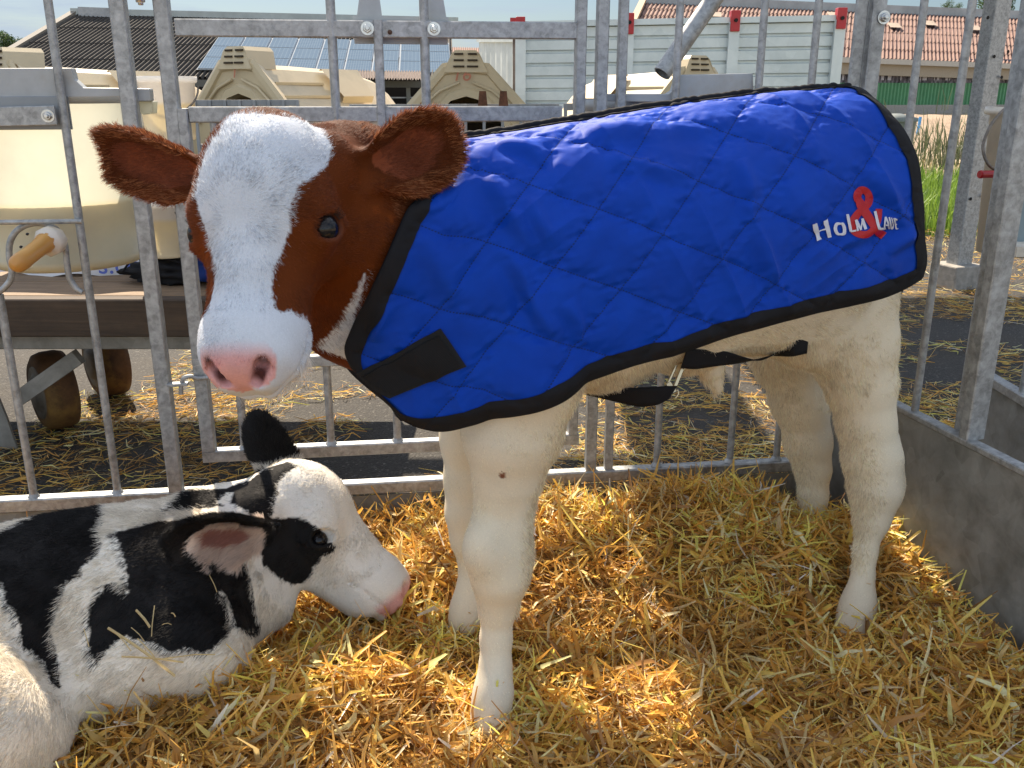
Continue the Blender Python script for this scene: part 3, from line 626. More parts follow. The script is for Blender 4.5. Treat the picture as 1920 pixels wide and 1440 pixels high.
CO = (1-b_)*T_[:, None]+b_*B_[:, None]+(1-a_)*Lf[None]+a_*Rt[None]-((1-a_)*(1-b_)*T_[0]+a_*(1-b_)*T_[-1]+(1-a_)*b_*B_[0]+a_*b_*B_[-1])
cs, cv = CO[..., 0], np.clip(CO[..., 1], 0, 1.95)
base = loft(cs, cv)
def grid_normals(G): 
    n = np.cross(np.gradient(G, axis=0), np.gradient(G, axis=1)); n /= np.linalg.norm(n, axis=-1)[..., None]+1e-12; return n
def outward(G, N):
    m = np.sum(N*(LN*1.0+np.array([0, 0, .3])), -1).mean(); return N if m > 0 else -N
# arc length down the side (for quilting)
qd = np.cumsum(np.r_['1', np.zeros((NA, 1)), np.linalg.norm(np.diff(base, axis=1), axis=2)], axis=1)
q_of = np.interp(cv, [0, 1, 2], [0, 1, 2])
def s_q(G): # metric coordinates: along, and arc from the spine, taken on the loft itself
    vv = np.linspace(0, 1.95, 120); out = np.zeros(G.shape[:-1])
    return out
_vv = np.linspace(0, 1.95, 160); _ss = np.linspace(-.3, 1.0, 60); _A, _B = np.meshgrid(_ss, _vv, indexing='ij'); _L = loft(_A, _B)
_arc = np.cumsum(np.r_['1', np.zeros((60, 1)), np.linalg.norm(np.diff(_L, axis=1), axis=2)], axis=1)
def arc(s, v):
    fi = np.clip((s+.3)/1.3*59, 0, 58.999); i = fi.astype(int); f = fi-i; fj = np.clip(v/1.95*159, 0, 158.999); j = fj.astype(int); g = fj-j
    return _arc[i, j]*(1-f)*(1-g)+_arc[i+1, j]*f*(1-g)+_arc[i, j+1]*(1-f)*g+_arc[i+1, j+1]*f*g
CR = {(0, -1): (978, 351), (0, 0): (1110, 400), (0, 1): (1240, 449), (0, 2): (1337, 489), (0, 3): (1448, 532), (1, -1): (921, 438), (1, 0): (1018, 504), (1, 1): (1143, 547), (1, 2): (1252, 592),
      (-1, 0): (1181, 313), (-1, 1): (1318, 334), (-1, 2): (1405, 389), (-2, 2): (1505, 282), (2, 0): (980, 596), (2, 1): (1089, 648)}
_k = np.array(list(CR)); _u = np.array([uv_at(*CR[tuple(k)]) for k in _k]); _M = np.c_[_u[:, 0], arc(_u[:, 0], _u[:, 1]), np.ones(len(_u))]
c1 = np.linalg.lstsq(_M, _k[:, 0], rcond=None)[0]; c2 = np.linalg.lstsq(_M, _k[:, 1], rcond=None)[0]
ar = arc(cs, cv); wq = vnoise(np.stack([cs, ar, 0*cs], -1), 7, 3)*.07
I1 = cs*c1[0]+ar*c1[1]+c1[2]+wq; I2 = cs*c2[0]+ar*c2[1]+c2[2]-wq*.8
N0 = outward(base, grid_normals(base))
# push the cloth clear of the body
Gp = base.copy()
for _ in range(7):
    d = fs.sample(Gp); push = np.clip(.013-d, 0, .03); g = fs.grad(Gp); dirn = N0*.6+g*.6; Gp = Gp+dirn*push[..., None]
def blur(A, k):
    for _ in range(k):
        A = A.copy(); A[1:-1] = (A[:-2]+2*A[1:-1]+A[2:])/4; A[:, 1:-1] = (A[:, :-2]+2*A[:, 1:-1]+A[:, 2:])/4
    return A
Gp = base+blur(Gp-base, 30)
N0 = outward(Gp, grid_normals(blur(Gp, 6)))
def tri(x): return np.abs(x-np.round(x))*2      # 0 on a seam, 1 mid
p1, p2 = tri(I1), tri(I2)
pil = (1-(1-p1)**3.6)*(1-(1-p2)**3.6)
q3 = np.stack([cs, ar, 0*cs], -1)
cx_, cy_ = 978, 351
def ridge(q, ang, sc, seed, an=4.5, sharp=1.):
    u = q[..., 0]*math.cos(ang)+q[..., 1]*math.sin(ang); v = -q[..., 0]*math.sin(ang)+q[..., 1]*math.cos(ang)
    n = vnoise(np.stack([u*sc/an, v*sc, 0*u], -1), 1., seed)+.4*vnoise(np.stack([u*sc/an*2, v*sc*2, 0*u], -1), 1., seed+3); return np.clip(1-np.abs(n), 0, 1)**2.2*sharp
wr = ridge(q3, 1.15, 17, 2)*np.clip(vnoise(q3, 5, 9)+.55, 0, 1)*.0075 + ridge(q3, -.5, 20, 5)*np.clip(vnoise(q3, 4, 12)+.25, 0, 1)*.0055 + ridge(q3, .35, 24, 8)*np.clip(vnoise(q3, 6, 15)+.2, 0, 1)*.004
pk = vnoise(q3, 60, 21)*.0006+vnoise(q3, 28, 22)*.0012
seam1 = np.exp(-(p1*5)**2)+np.exp(-(p2*5)**2)
pucker = vnoise(np.stack([I1*7, I2*7, 0*cs], -1), 1.6, 31)*.0012*np.exp(-((1-np.maximum(np.exp(-(p1*3)**2), np.exp(-(p2*3)**2)))*2))
near_sp = np.clip(ar/.06, .12, 1); disp = (pil*.0052+wr*.95+pk*1.1)*near_sp+pucker*2.2
# long pulls running from the chest strap towards the back
for (x0, y0, x1, y1, amp, wd) in [(905, 330, 1000, 480, .011, .016), (985, 370, 1030, 470, .009, .012), (930, 440, 1030, 640, .009, .013), (1060, 560, 1085, 650, .008, .012), (1385, 300, 1410, 420, .009, .014), (1420, 440, 1440, 540, .007, .012), (780, 430, 860, 560, .007, .018), (715, 560, 700, 640, .010, .012), (1130, 300, 1300, 330, .007, .014), (1230, 250, 1420, 230, .006, .02), (930, 275, 1030, 300, .009, .012), (1090, 255, 1250, 250, .009, .02), (1560, 470, 1700, 400, .006, .012), (1600, 300, 1700, 420, .006, .014), (1660, 480, 1725, 420, .006, .01)]:
    A, B = uv_at(x0, y0), uv_at(x1, y1); A = np.array([A[0], arc(A[0], A[1])]); B = np.array([B[0], arc(B[0], B[1])]); e = B-A; le = np.linalg.norm(e); e /= le
    rx, ry = cs-A[0], ar-A[1]; t = (rx*e[0]+ry*e[1])/le; dd = -rx*e[1]+ry*e[0]+.006*vnoise(q3, 16, 40); k = np.exp(-(dd/wd)**2)-.6*np.exp(-((dd-wd*1.3)/wd)**2)
    disp = disp+1.15*amp*k*np.clip(np.sin(np.clip(t, 0, 1)*math.pi), 0, 1)**.7
edge = np.minimum(np.minimum(b_[..., 0]*0+1, (1-b_[..., 0])/.035), np.minimum(a_[..., 0]/.03, (1-a_[..., 0])/.03)); disp = disp*np.clip(edge, .15, 1)
CG = Gp+N0*disp[..., None]
CN = outward(CG, grid_normals(blur(CG, 1)))
def gf(na, nb, flip=False):
    i, j = np.meshgrid(np.arange(na-1), np.arange(nb-1), indexing='ij'); i = i.ravel(); j = j.ravel(); F = np.stack([i*nb+j, (i+1)*nb+j, (i+1)*nb+j+1, i*nb+j+1], 1)
    return F[:, ::-1] if flip else F
def mirror(G): 
    d = (G-A0)@LN; return G-2*d[..., None]*LN
t = NT('blue_nylon'); uv = t.n('ShaderNodeUVMap', uv_map='quilt'); sep = t.n('ShaderNodeSeparateXYZ'); t.l(uv.outputs[0], sep.inputs[0])
def M(op, a, b=None, tt=None):
    tt = tt or t; m = tt.n('ShaderNodeMath', operation=op)
    for i, v in enumerate((a, b)):
        if v is None: continue
        if isinstance(v, (int, float)): m.inputs[i].default_value = v
        else: tt.l(v, m.inputs[i])
    return m.outputs[0]
def seamline(a, b, n):   # dashes of thread along a seam of a running along b
    d = M('ABSOLUTE', M('SUBTRACT', a, M('ROUND', a))); ln = M('LESS_THAN', d, .010); da = M('LESS_THAN', M('FRACT', M('MULTIPLY', b, n)), .62); return M('MULTIPLY', ln, da)
st = M('MAXIMUM', seamline(sep.outputs[0], sep.outputs[1], 22), seamline(sep.outputs[1], sep.outputs[0], 22))
ob = t.coord(); wv = t.n('ShaderNodeTexWave', wave_type='BANDS', bands_direction='DIAGONAL'); wv.inputs['Scale'].default_value = 330; wv.inputs['Distortion'].default_value = .6; t.l(ob, wv.inputs['Vector'])
fn_ = t.noise(ob, 14, 5); base_c = t.ramp(fn_, [(.3, (.0003, .037, .32)), (.7, (.0006, .048, .40))]); wv2 = t.mix(.16, base_c, wv.outputs['Color'], 'OVERLAY')
t.col(t.mix(st, wv2, (.004, .02, .12))); t.set(Roughness=.5); t.b.inputs['Specular IOR Level'].default_value = .12; t.b.inputs['Sheen Weight'].default_value = .08; t.b.inputs['Sheen Tint'].default_value = (.45, .6, 1, 1)
hgt = M('ADD', M('MULTIPLY', wv.outputs['Fac'], .5), M('MULTIPLY', st, -1.5)); t.bump(hgt, .55, .0007); BLUE = t.m
def webbing(name, c):
    t = NT(name); v = t.coord(); w = t.n('ShaderNodeTexWave', wave_type='BANDS', bands_direction='DIAGONAL'); w.inputs['Scale'].default_value = 260; t.l(v, w.inputs['Vector'])
    t.col(t.mix(.3, c, t.ramp(t.noise(v, 30, 5), [(.4, c), (.75, tuple(x*2.2 for x in c))]))); t.set(Roughness=.75); t.b.inputs['Specular IOR Level'].default_value = .22; t.bump(w.outputs['Fac'], .5, .0008); return t.m
BLACKWEB = webbing('black_webbing', (.008, .008, .010))
F1 = gf(NA, NB); V1 = CG.reshape(-1, 3)
# orientation: outward faces
nt_ = np.cross(V1[F1[:, 2]]-V1[F1[:, 0]], V1[F1[:, 3]]-V1[F1[:, 1]]); fl = np.sum(nt_*N0.reshape(-1, 3)[F1[:, 0]], 1).mean() < 0
if fl: F1 = F1[:, ::-1]
CM = mirror(CG)[::3, ::3]; na2, nb2 = CM.shape[:2]; V2 = CM.reshape(-1, 3); F2 = gf(na2, nb2, not fl)
if fl: pass
Vall = np.r_[V1, V2]; Fall = np.r_[F1, F2+len(V1)]
coat = mesh_obj('coat', Vall, Fall, BLUE, calf, smooth=True)
uvl = coat.data.uv_layers.new(name='quilt'); UVv = np.r_[np.stack([I1.ravel(), I2.ravel()], 1), np.stack([I1[::3, ::3].ravel(), I2[::3, ::3].ravel()], 1)]
uvl.data.foreach_set('uv', UVv[Fall.ravel()].astype(np.float32).ravel())
_m = coat.modifiers.new('thickness', 'SOLIDIFY'); _m.thickness = .004; _m.offset = -1
BV = BVHTree.FromPolygons([tuple(v) for v in V1], [tuple(map(int, f)) for f in F1])
def oncoat(x, y, off=.0015):
    d = nrm(ray(np.array(float(x)), np.array(float(y)))); h = BV.ray_cast(Vector(C0), Vector(d))
    if h[0] is None: return None
    n = np.array(h[1]); n = n if n@d < 0 else -n; return np.array(h[0])+n*off
def at(a, b, G=None):
    G = CG if G is None else G; fa = np.clip(a, 0, 1)*(NA-1); fb = np.clip(b, 0, 1)*(NB-1); i = np.minimum(fa.astype(int), NA-2); j = np.minimum(fb.astype(int), NB-2); u = (fa-i)[..., None]; v = (fb-j)[..., None]
    return G[i, j]*(1-u)*(1-v)+G[i+1, j]*u*(1-v)+G[i, j+1]*(1-u)*v+G[i+1, j+1]*u*v
CGb = blur(CG, 10)
def band(kind, w, off, side):
    n = 700 if kind == 'hem' else 380; t = np.linspace(0, 1, n); K = 9
    if kind == 'hem': e0 = at(t, t*0+1, CGb); e1 = at(t, t*0+.9, CGb)
    elif kind == 'neck': e0 = at(t*0, t, CGb); e1 = at(t*0+.06, t, CGb)
    elif kind == 'rear': e0 = at(t*0+1, t, CGb); e1 = at(t*0+.94, t, CGb)
    else: e0 = at(t, t*0, CGb); e1 = at(t, t*0+.05, CGb)
    L = np.linalg.norm(e1-e0, axis=1); fr = {'hem': .1, 'neck': .06, 'rear': .06, 'spine': .05}[kind]; rows = []
    for k in range(K):
        f = (w*k/(K-1))/L*fr
        if kind == 'hem': Q = at(t, 1-f, CG); N = at(t, 1-f, CN)
        elif kind == 'neck': Q = at(f, t, CG); N = at(f, t, CN)
        elif kind == 'rear': Q = at(1-f, t, CG); N = at(1-f, t, CN)
        else: Q = at(t, f, CG); N = at(t, f, CN)
        rows.append(Q+N*(off+.0012*math.sin(math.pi*k/(K-1))**.4)[None] if False else Q+N*(off+.0014*math.sin(math.pi*k/(K-1))))
    out = e0-(e1-e0)/L[:, None]*.0035; N = at({'hem': t, 'neck': t*0, 'rear': t*0+1, 'spine': t}[kind], {'hem': t*0+1, 'neck': t, 'rear': t, 'spine': t*0}[kind], CN)
    under = at({'hem': t, 'neck': t*0+.01, 'rear': t*0+.99, 'spine': t}[kind], {'hem': t*0+.985, 'neck': t, 'rear': t, 'spine': t*0+.01}[kind], CG)-N*.006
    G = np.stack([under, out-N*.003]+[out+N*.0005]+rows, 1); G = G if side > 0 else mirror(G); return G
mb = MB()
for side in (1, -1):
    mb.sheet(band('hem', .027, .0018, side), True); mb.sheet(band('neck', .0225, .0026, side), True); mb.sheet(band('rear', .026, .0026, side), True); mb.sheet(band('spine', .009, .0020, side), True)
bind = mb.build('binding', BLACKWEB, coat)
# roughened piping along the spine seam
sp_ = at(np.linspace(0, 1, 260), np.zeros(260)); sp_ = sp_+np.array([0, 0, .004])+np.stack([0*sp_[:, 0], 0*sp_[:, 0], .0004*np.sin(np.arange(260)*1.3)+.001*vnoise(sp_, 90, 2)], 1)
MB().tube(sp_, .0052, 8).build('spine_seam', BLACKWEB, coat)
# chest flap with hook and loop strap
def ruled(c0, c1, c2, c3, nu, nv, off):   # picture quad on the coat
    G = np.zeros((nu, nv, 3)); ok = np.zeros((nu, nv), bool)
    for i in range(nu):
        for j in range(nv):
            u, v = i/(nu-1), j/(nv-1); p = (1-u)*(1-v)*np.array(c0)+u*(1-v)*np.array(c1)+u*v*np.array(c2)+(1-u)*v*np.array(c3)
            q = oncoat(*p, off)
            if q is not None: G[i, j] = q; ok[i, j] = True
    for j in range(nv):   # past the edge of the cloth: carry on straight and curl round the chest
        idx = np.where(ok[:, j])[0]
        if len(idx) < 3: continue
        k = idx[0]
        for i in range(k-1, -1, -1):
            u, v = i/(nu-1), j/(nv-1); p = (1-u)*(1-v)*np.array(c0)+u*(1-v)*np.array(c1)+u*v*np.array(c2)+(1-u)*v*np.array(c3)
            _, _, dz = proj(G[i+1, j]); G[i, j] = P(p[0], p[1], dz+.0006)
    return G
_st = ruled((666, 701), (826, 616), (873, 685), (731, 746), 40, 16, .006); _st = blur(_st, 12)
def slab(name, G, th, mat, par):
    N = grid_normals(G); N = N if (N*LN).sum(-1).mean() > 0 else -N; A = G; B = G-N*th; mb = MB(); mb.sheet(A, True); mb.sheet(B, True)
    for e0, e1 in ((A[0], B[0]), (A[-1], B[-1]), (A[:, 0], B[:, 0]), (A[:, -1], B[:, -1])): mb.sheet(np.stack([e0, e1], 1))
    return mb.build(name, mat, par)
VELC = plain('hook_and_loop', (.006, .006, .007), .9, 0, .3, 500, .5); strap = slab('chest_strap', _st, .0035, VELC, coat)
_s2 = blur(ruled((668, 705), (822, 622), (866, 688), (733, 742), 40, 16, .0095), 12)
_s2 = _s2[2:-1, 1:-1]; slab('strap_top', _s2, .002, webbing('velcro_top', (.007, .007, .008)), strap)
# edge of the far chest flap, passing under the strap
_fl = np.array([P(636, 655, 1.36), P(650, 690, 1.37), P(690, 728, 1.37), P(730, 760, 1.37), P(742, 778, 1.36), P(752, 790, 1.36)]); _fl = catmull(_fl, 6)
mb = MB(); mb.sheet(np.stack([_fl, _fl+np.array([.03, .01, .004]), _fl+np.array([.06, .03, .0])], 1), True); _o = mb.build('chest_flap', BLACKWEB, coat); _m = _o.modifiers.new('thickness', 'SOLIDIFY'); _m.thickness = .004
# embroidered lettering
def ribbon(pts, wd, off, mat_rows, close=False):
    pts = np.asarray(pts, float); wd = np.broadcast_to(wd, (len(pts),)); T = np.gradient(pts, axis=0); T /= np.linalg.norm(T, axis=1)[:, None]+1e-9; Nn = np.stack([-T[:, 1], T[:, 0]], 1)
    G = []
    for k in (-.5, -.2, .2, .5): G.append([oncoat(*(p+n*w*k), off+(.0006 if abs(k) < .3 else 0)) for p, n, w in zip(pts, Nn, wd)])
    G = np.array([[q if q is not None else np.zeros(3) for q in r] for r in G], float); mat_rows.sheet(np.swapaxes(G, 0, 1), True)
lz = lambda L: np.array([(1510+a/10.105, 340+b/10.105) for a, b in L])
def stroke(L, w, off, mb, n=10, curve=False):
    p = lz(L); p = catmull(p, n) if curve else np.concatenate([np.linspace(p[i], p[i+1], n, endpoint=(i == len(p)-2)) for i in range(len(p)-1)]); w = np.interp(np.linspace(0, 1, len(p)), np.linspace(0, 1, len(np.atleast_1d(w))), np.atleast_1d(w))/10.105; ribbon(p, w, off, mb)
def thread(name, c): 
    t = NT(name); v = t.coord(); w = t.n('ShaderNodeTexWave', wave_type='BANDS', bands_direction='DIAGONAL'); w.inputs['Scale'].default_value = 420; w.inputs['Distortion'].default_value = 1.; t.l(v, w.inputs['Vector']); t.col(t.mix(t.ramp(w.outputs['Fac'], [(0, (0, 0, 0)), (1, (.35, .35, .35))]), c, tuple(x*.7 for x in c))); t.set(Roughness=.42); t.bump(w.outputs['Fac'], .5, .0006); return t.m
mb = MB()
stroke([(1075, 430), (985, 340), (985, 240), (1055, 165), (1150, 190), (1200, 300), (1180, 420), (1100, 510), (1000, 600), (925, 700), (880, 800), (900, 910), (980, 985), (1090, 1010), (1200, 985), (1300, 880), (1370, 740), (1385, 530)], [110, 150, 150, 145, 140, 150, 150, 130, 140, 150, 150, 150, 140, 130, 120, 115, 120, 128], .0012, mb, 6, True)
stroke([(985, 340), (1040, 460), (1130, 600), (1260, 800), (1390, 970), (1480, 1045)], [120, 170, 170, 160, 160, 165], .0017, mb, 8)
mb.build('red_ampersand', thread('red_thread', (.45, .002, .006)), coat)
mb = MB(); WO = .0030
stroke([(152, 795), (240, 1125)], 84, WO, mb, 14); stroke([(360, 738), (447, 1068)], 84, WO, mb, 14); stroke([(225, 945), (370, 905)], 34, WO+.0002, mb)
stroke([(655, 800), (575, 815), (548, 905), (590, 990), (655, 1005), (715, 985), (722, 890), (690, 812), (655, 800)], [34, 60, 66, 60, 34, 60, 66, 60, 34], WO, mb, 7, True)
stroke([(775, 628), (845, 945)], 52, WO, mb, 14); stroke([(835, 948), (938, 938)], 36, WO+.0002, mb, 6)
stroke([(930, 735), (975, 950)], 36, WO, mb, 8); stroke([(935, 735), (1035, 935)], 46, WO+.0002, mb, 8); stroke([(1030, 935), (1050, 715)], 28, WO+.0004, mb, 8); stroke([(1048, 715), (1118, 920)], 54, WO+.0006, mb, 8)
stroke([(1292, 575), (1378, 900)], 52, WO, mb, 14); stroke([(1365, 895), (1492, 875)], 38, WO+.0002, mb, 6)
stroke([(1490, 690), (1470, 870)], 26, WO, mb, 6); stroke([(1490, 690), (1575, 890)], 36, WO+.0002, mb, 8); stroke([(1490, 830), (1550, 820)], 18, WO+.0004, mb, 4)
stroke([(1562, 690), (1590, 800), (1625, 890), (1645, 830), (1612, 695)], [34, 34, 30, 26, 26], WO, mb, 6, True)
stroke([(1665, 700), (1712, 905)], 34, WO, mb, 8); stroke([(1665, 708), (1715, 716)], 24, WO+.0002, mb, 4); stroke([(1690, 808), (1725, 800)], 20, WO+.0002, mb, 4); stroke([(1708, 900), (1755, 893)], 24, WO+.0002, mb, 4)
mb.build('white_lettering', thread('white_thread', (.62, .62, .68)), coat)
# belly strap with snap hook
def strip(name, pts, ups, w, mat, par, th=.0018):
    pts = catmull(pts, 8); ups = catmull(ups, 8); w = np.interp(np.linspace(0, 1, len(pts)), np.linspace(0, 1, len(np.atleast_1d(w))), np.atleast_1d(w)); ups = ups/np.linalg.norm(ups, axis=1)[:, None]
    G = np.stack([pts+ups*(w*k)[:, None] for k in (-.5, -.25, 0, .25, .5)], 1); o = MB().sheet(G, True).build(name, mat, par); m = o.modifiers.new('thickness', 'SOLIDIFY'); m.thickness = th; return o
up = np.array([0, 0, 1.]); vw = np.array([0, -1., .3])
BB = BVHTree.FromPolygons([tuple(v) for v in Vs], [tuple(map(int, f)) for f in Fc])
def bd(x, y, off=.0):   # a point just in front of the body seen at this place in the photo
    r = ray(np.array(float(x)), np.array(float(y))); h = BB.ray_cast(Vector(C0), Vector(nrm(r)))
    for k in range(12):
        if h[0] is not None: break
        h = BB.ray_cast(Vector(C0), Vector(nrm(ray(np.array(float(x)), np.array(float(y)-8*(k+1))))))
    dz = proj(np.array(h[0]))[2] if h[0] is not None else 1.55
    return P(x, y, float(dz)-off)
strip('belly_strap', [bd(1283, 672, .022), bd(1310, 674, .018), bd(1350, 672, .014), bd(1395, 676, .016), P(1425, 675, proj(bd(1395, 676, .01))[2]+.02), bd(1455, 664, .018), bd(1490, 652, .016), bd(1515, 645, .004)],
      [[.25, 0, 1], [.1, -.1, 1], [0, -.2, 1], [0, -.7, .5], [0, -1, .2], [0, -.8, .5], [0, -.2, 1], [0, 0, 1]], [.034, .034, .028, .022, .018, .026, .034, .034], BLACKWEB, coat)
_d = proj(bd(1230, 715, .0))[2]
strip('belly_strap', [P(1100, 735, _d+.05), P(1150, 740, _d+.02), P(1200, 745, _d), P(1240, 742, _d-.012), P(1262, 736, _d-.02)], [[0, -.2, 1], [.1, -.3, 1], [.05, -.3, 1], [.3, -.2, 1], [.6, 0, 1]], [.012, .026, .038, .036, .026], BLACKWEB, coat)
CHROME = plain('hook_metal', (.50, .40, .25), .25, 1., .05, 60); _h = proj(bd(1262, 690, .020))[2]
mb = MB(); hk = lambda x, y, d=1.505: P(x, y, _h+(d-1.505))
mb.tube([hk(1268, 668), hk(1266, 676), hk(1272, 682), hk(1278, 680)], .0016, 8); mb.tube([hk(1284, 685), hk(1282, 692)], .0042, 10)
mb.beam(hk(1279, 692, 1.503), hk(1262, 734, 1.503), .0065, .005, vw, .001); mb.beam(hk(1268, 685, 1.508), hk(1252, 720, 1.508), .0045, .004, vw, .001); mb.beam(hk(1253, 718, 1.505), hk(1264, 736, 1.503), .010, .005, vw, .001)
mb.tube([hk(1231, 742), hk(1238, 729), hk(1252, 729), hk(1262, 733), hk(1271, 731), hk(1272, 738), hk(1266, 747)], .0019, 8)
mb.build('snap_hook', CHROME, coat)
strip('tail_strap', [P(1672, 545, 1.72), P(1682, 556, 1.72), P(1690, 545, 1.73)], [[1, 0, 0], [1, 0, .3], [1, 0, .6]], [.014, .012, .008], BLACKWEB, coat)
# ---------------- yard, straw and pen ----------------
GZ = -.06
STEEL = {}
def steel(name, a, b, sc=28, rough=.5, metal=.55):
    t = NT(name); v = t.coord(); vo = t.n('ShaderNodeTexVoronoi', Scale=float(sc*2.2), feature='F1'); t.l(v, vo.inputs['Vector']); f = t.noise(v, sc, 7, .65, .4); g = t.noise(v, sc*.2, 6, .7)
    s = t.n('ShaderNodeMath', operation='MULTIPLY_ADD'); t.l(vo.outputs['Color'], s.inputs[0]); s.inputs[1].default_value = .16; t.l(f, s.inputs[2])
    c = t.ramp(s.outputs[0], [(.36, a), (.78, b)]); r = t.ramp(g, [(.55, (0, 0, 0)), (.75, (.7, .7, .7))]); c = t.mix(r, c, tuple(x*.62 for x in a)); t.col(c); t.set(Metallic=metal)
    rr = t.ramp(f, [(.2, (rough-.12,)*3), (.8, (rough+.18,)*3)]); t.l(rr, t.b.inputs['Roughness']); t.bump(f, .12, .001); return t.m
GALV = steel('galvanised_steel', (.20, .205, .205), (.46, .47, .47), 55)
GALVP = steel('galvanised_plate', (.15, .15, .138), (.33, .33, .31), 13, .55, .3)
GALVF = steel('galvanised_far', (.20, .215, .23), (.34, .355, .37), 3)
# asphalt yard
t = NT('asphalt'); v = t.coord(); n1 = t.noise(v, 3, 6); vo = t.n('ShaderNodeTexVoronoi', Scale=160.); t.l(v, vo.inputs['Vector']); g = t.ramp(vo.outputs['Color'], [(.55, (.019, .017, .015)), (.80, (.040, .037, .032)), (.97, (.15, .14, .12))])
t.col(t.mix(t.ramp(n1, [(.4, (0, 0, 0)), (.7, (.55, .55, .55))]), g, (.045, .036, .025))); t.set(Roughness=.85)
sb = t.n('ShaderNodeMath', operation='SUBTRACT'); sb.inputs[0].default_value = 1; t.l(vo.outputs['Distance'], sb.inputs[1]); t.bump(sb.outputs[0], .9, .004); ASPH = t.m
t = NT('earth'); v = t.coord(); t.col(t.ramp(t.noise(v, .35, 10, .7), [(.3, (.20, .15, .09)), (.55, (.34, .27, .18)), (.75, (.12, .14, .05))])); t.set(Roughness=.95); EARTH = t.m
_gx = np.r_[-1500, -300, -60, np.linspace(-30, 30, 61), 60, 300, 1500]; _gy = np.r_[-60, -8, np.linspace(-2, 40, 43), 60, 200, 900, 2400]
_X, _Y = np.meshgrid(_gx, _gy, indexing='ij'); _g3 = np.stack([_X, _Y, _X*0+GZ-.012+.0*_X], -1)
tag(MB().sheet(_g3).build('ground', EARTH), 'bare earth ground round the farm yard', 'ground', kind='structure')
_y3 = [(-12, -3), (4.2, -3), (4.2, 5.2), (3.4, 7.2), (3.0, 12), (2.5, 14), (-25, 14), (-25, -3)]
tag(MB().add([(x, y, GZ) for x, y in _y3], [tuple(range(8))]).build('yard', ASPH), 'dark worn asphalt of the farm yard', 'yard', kind='structure')
# straw heights
def sstep(x): x = np.clip(x, 0, 1); return x*x*(3-2*x)
def hs(X, Y):
    q = np.stack([X, Y, 0*X], -1); h = .024+.105*sstep((Y-1.45)/.38)*(1-.6*sstep((Y-fenceY(X)+.16)/.12))*np.exp(-((X-.30)/.36)**2)+.045*sstep((Y-1.5)/.4)+.06*np.exp(-((X+.62)**2/.10+(Y-1.22-.25*(X+.62))**2/.006))+.03*sstep((Y-1.40)/.3)*np.exp(-((X+.1)/.25)**2)
    h = h+vnoise(q, 4.5, 1)*.030+vnoise(q, 11, 2)*.022+vnoise(q, 24, 7)*.008+.035*np.exp(-((X+.42)**2+(Y-1.20)**2)/.02)+.030*np.exp(-((X+.04)**2+(Y-1.22)**2)/.012)+.035*np.exp(-((X-.80)/.10)**2)*sstep((1.9-Y)/.3)-.05*sstep((X-.55)/.2)*sstep((Y-1.75)/.2)
    return h
def fenceY(X): return 1.96+.13*X
def sideX(Y): return .811-.2404*(Y-1.862)
SX, SY = np.meshgrid(np.linspace(-2.2, 1.3, 240), np.linspace(.2, 2.15, 150), indexing='ij')
SY = np.minimum(SY, fenceY(SX)-.03); SX = np.minimum(SX, sideX(SY)-.02)
t = NT('trodden_straw'); v = t.coord(); t.col(t.ramp(t.noise(v, 60, 8, .75, 1.5), [(.3, (.10, .055, .018)), (.5, (.30, .17, .05)), (.72, (.6, .38, .12))])); t.set(Roughness=.8); t.bump(t.noise(v, 90, 6), 1., .01); MATBED = t.m
bed = MB().sheet(np.stack([SX, SY, hs(SX, SY)-.014], -1), True).build('straw_bed', MATBED); tag(bed, 'trodden straw underneath the loose straw in the pen', 'straw', kind='stuff')
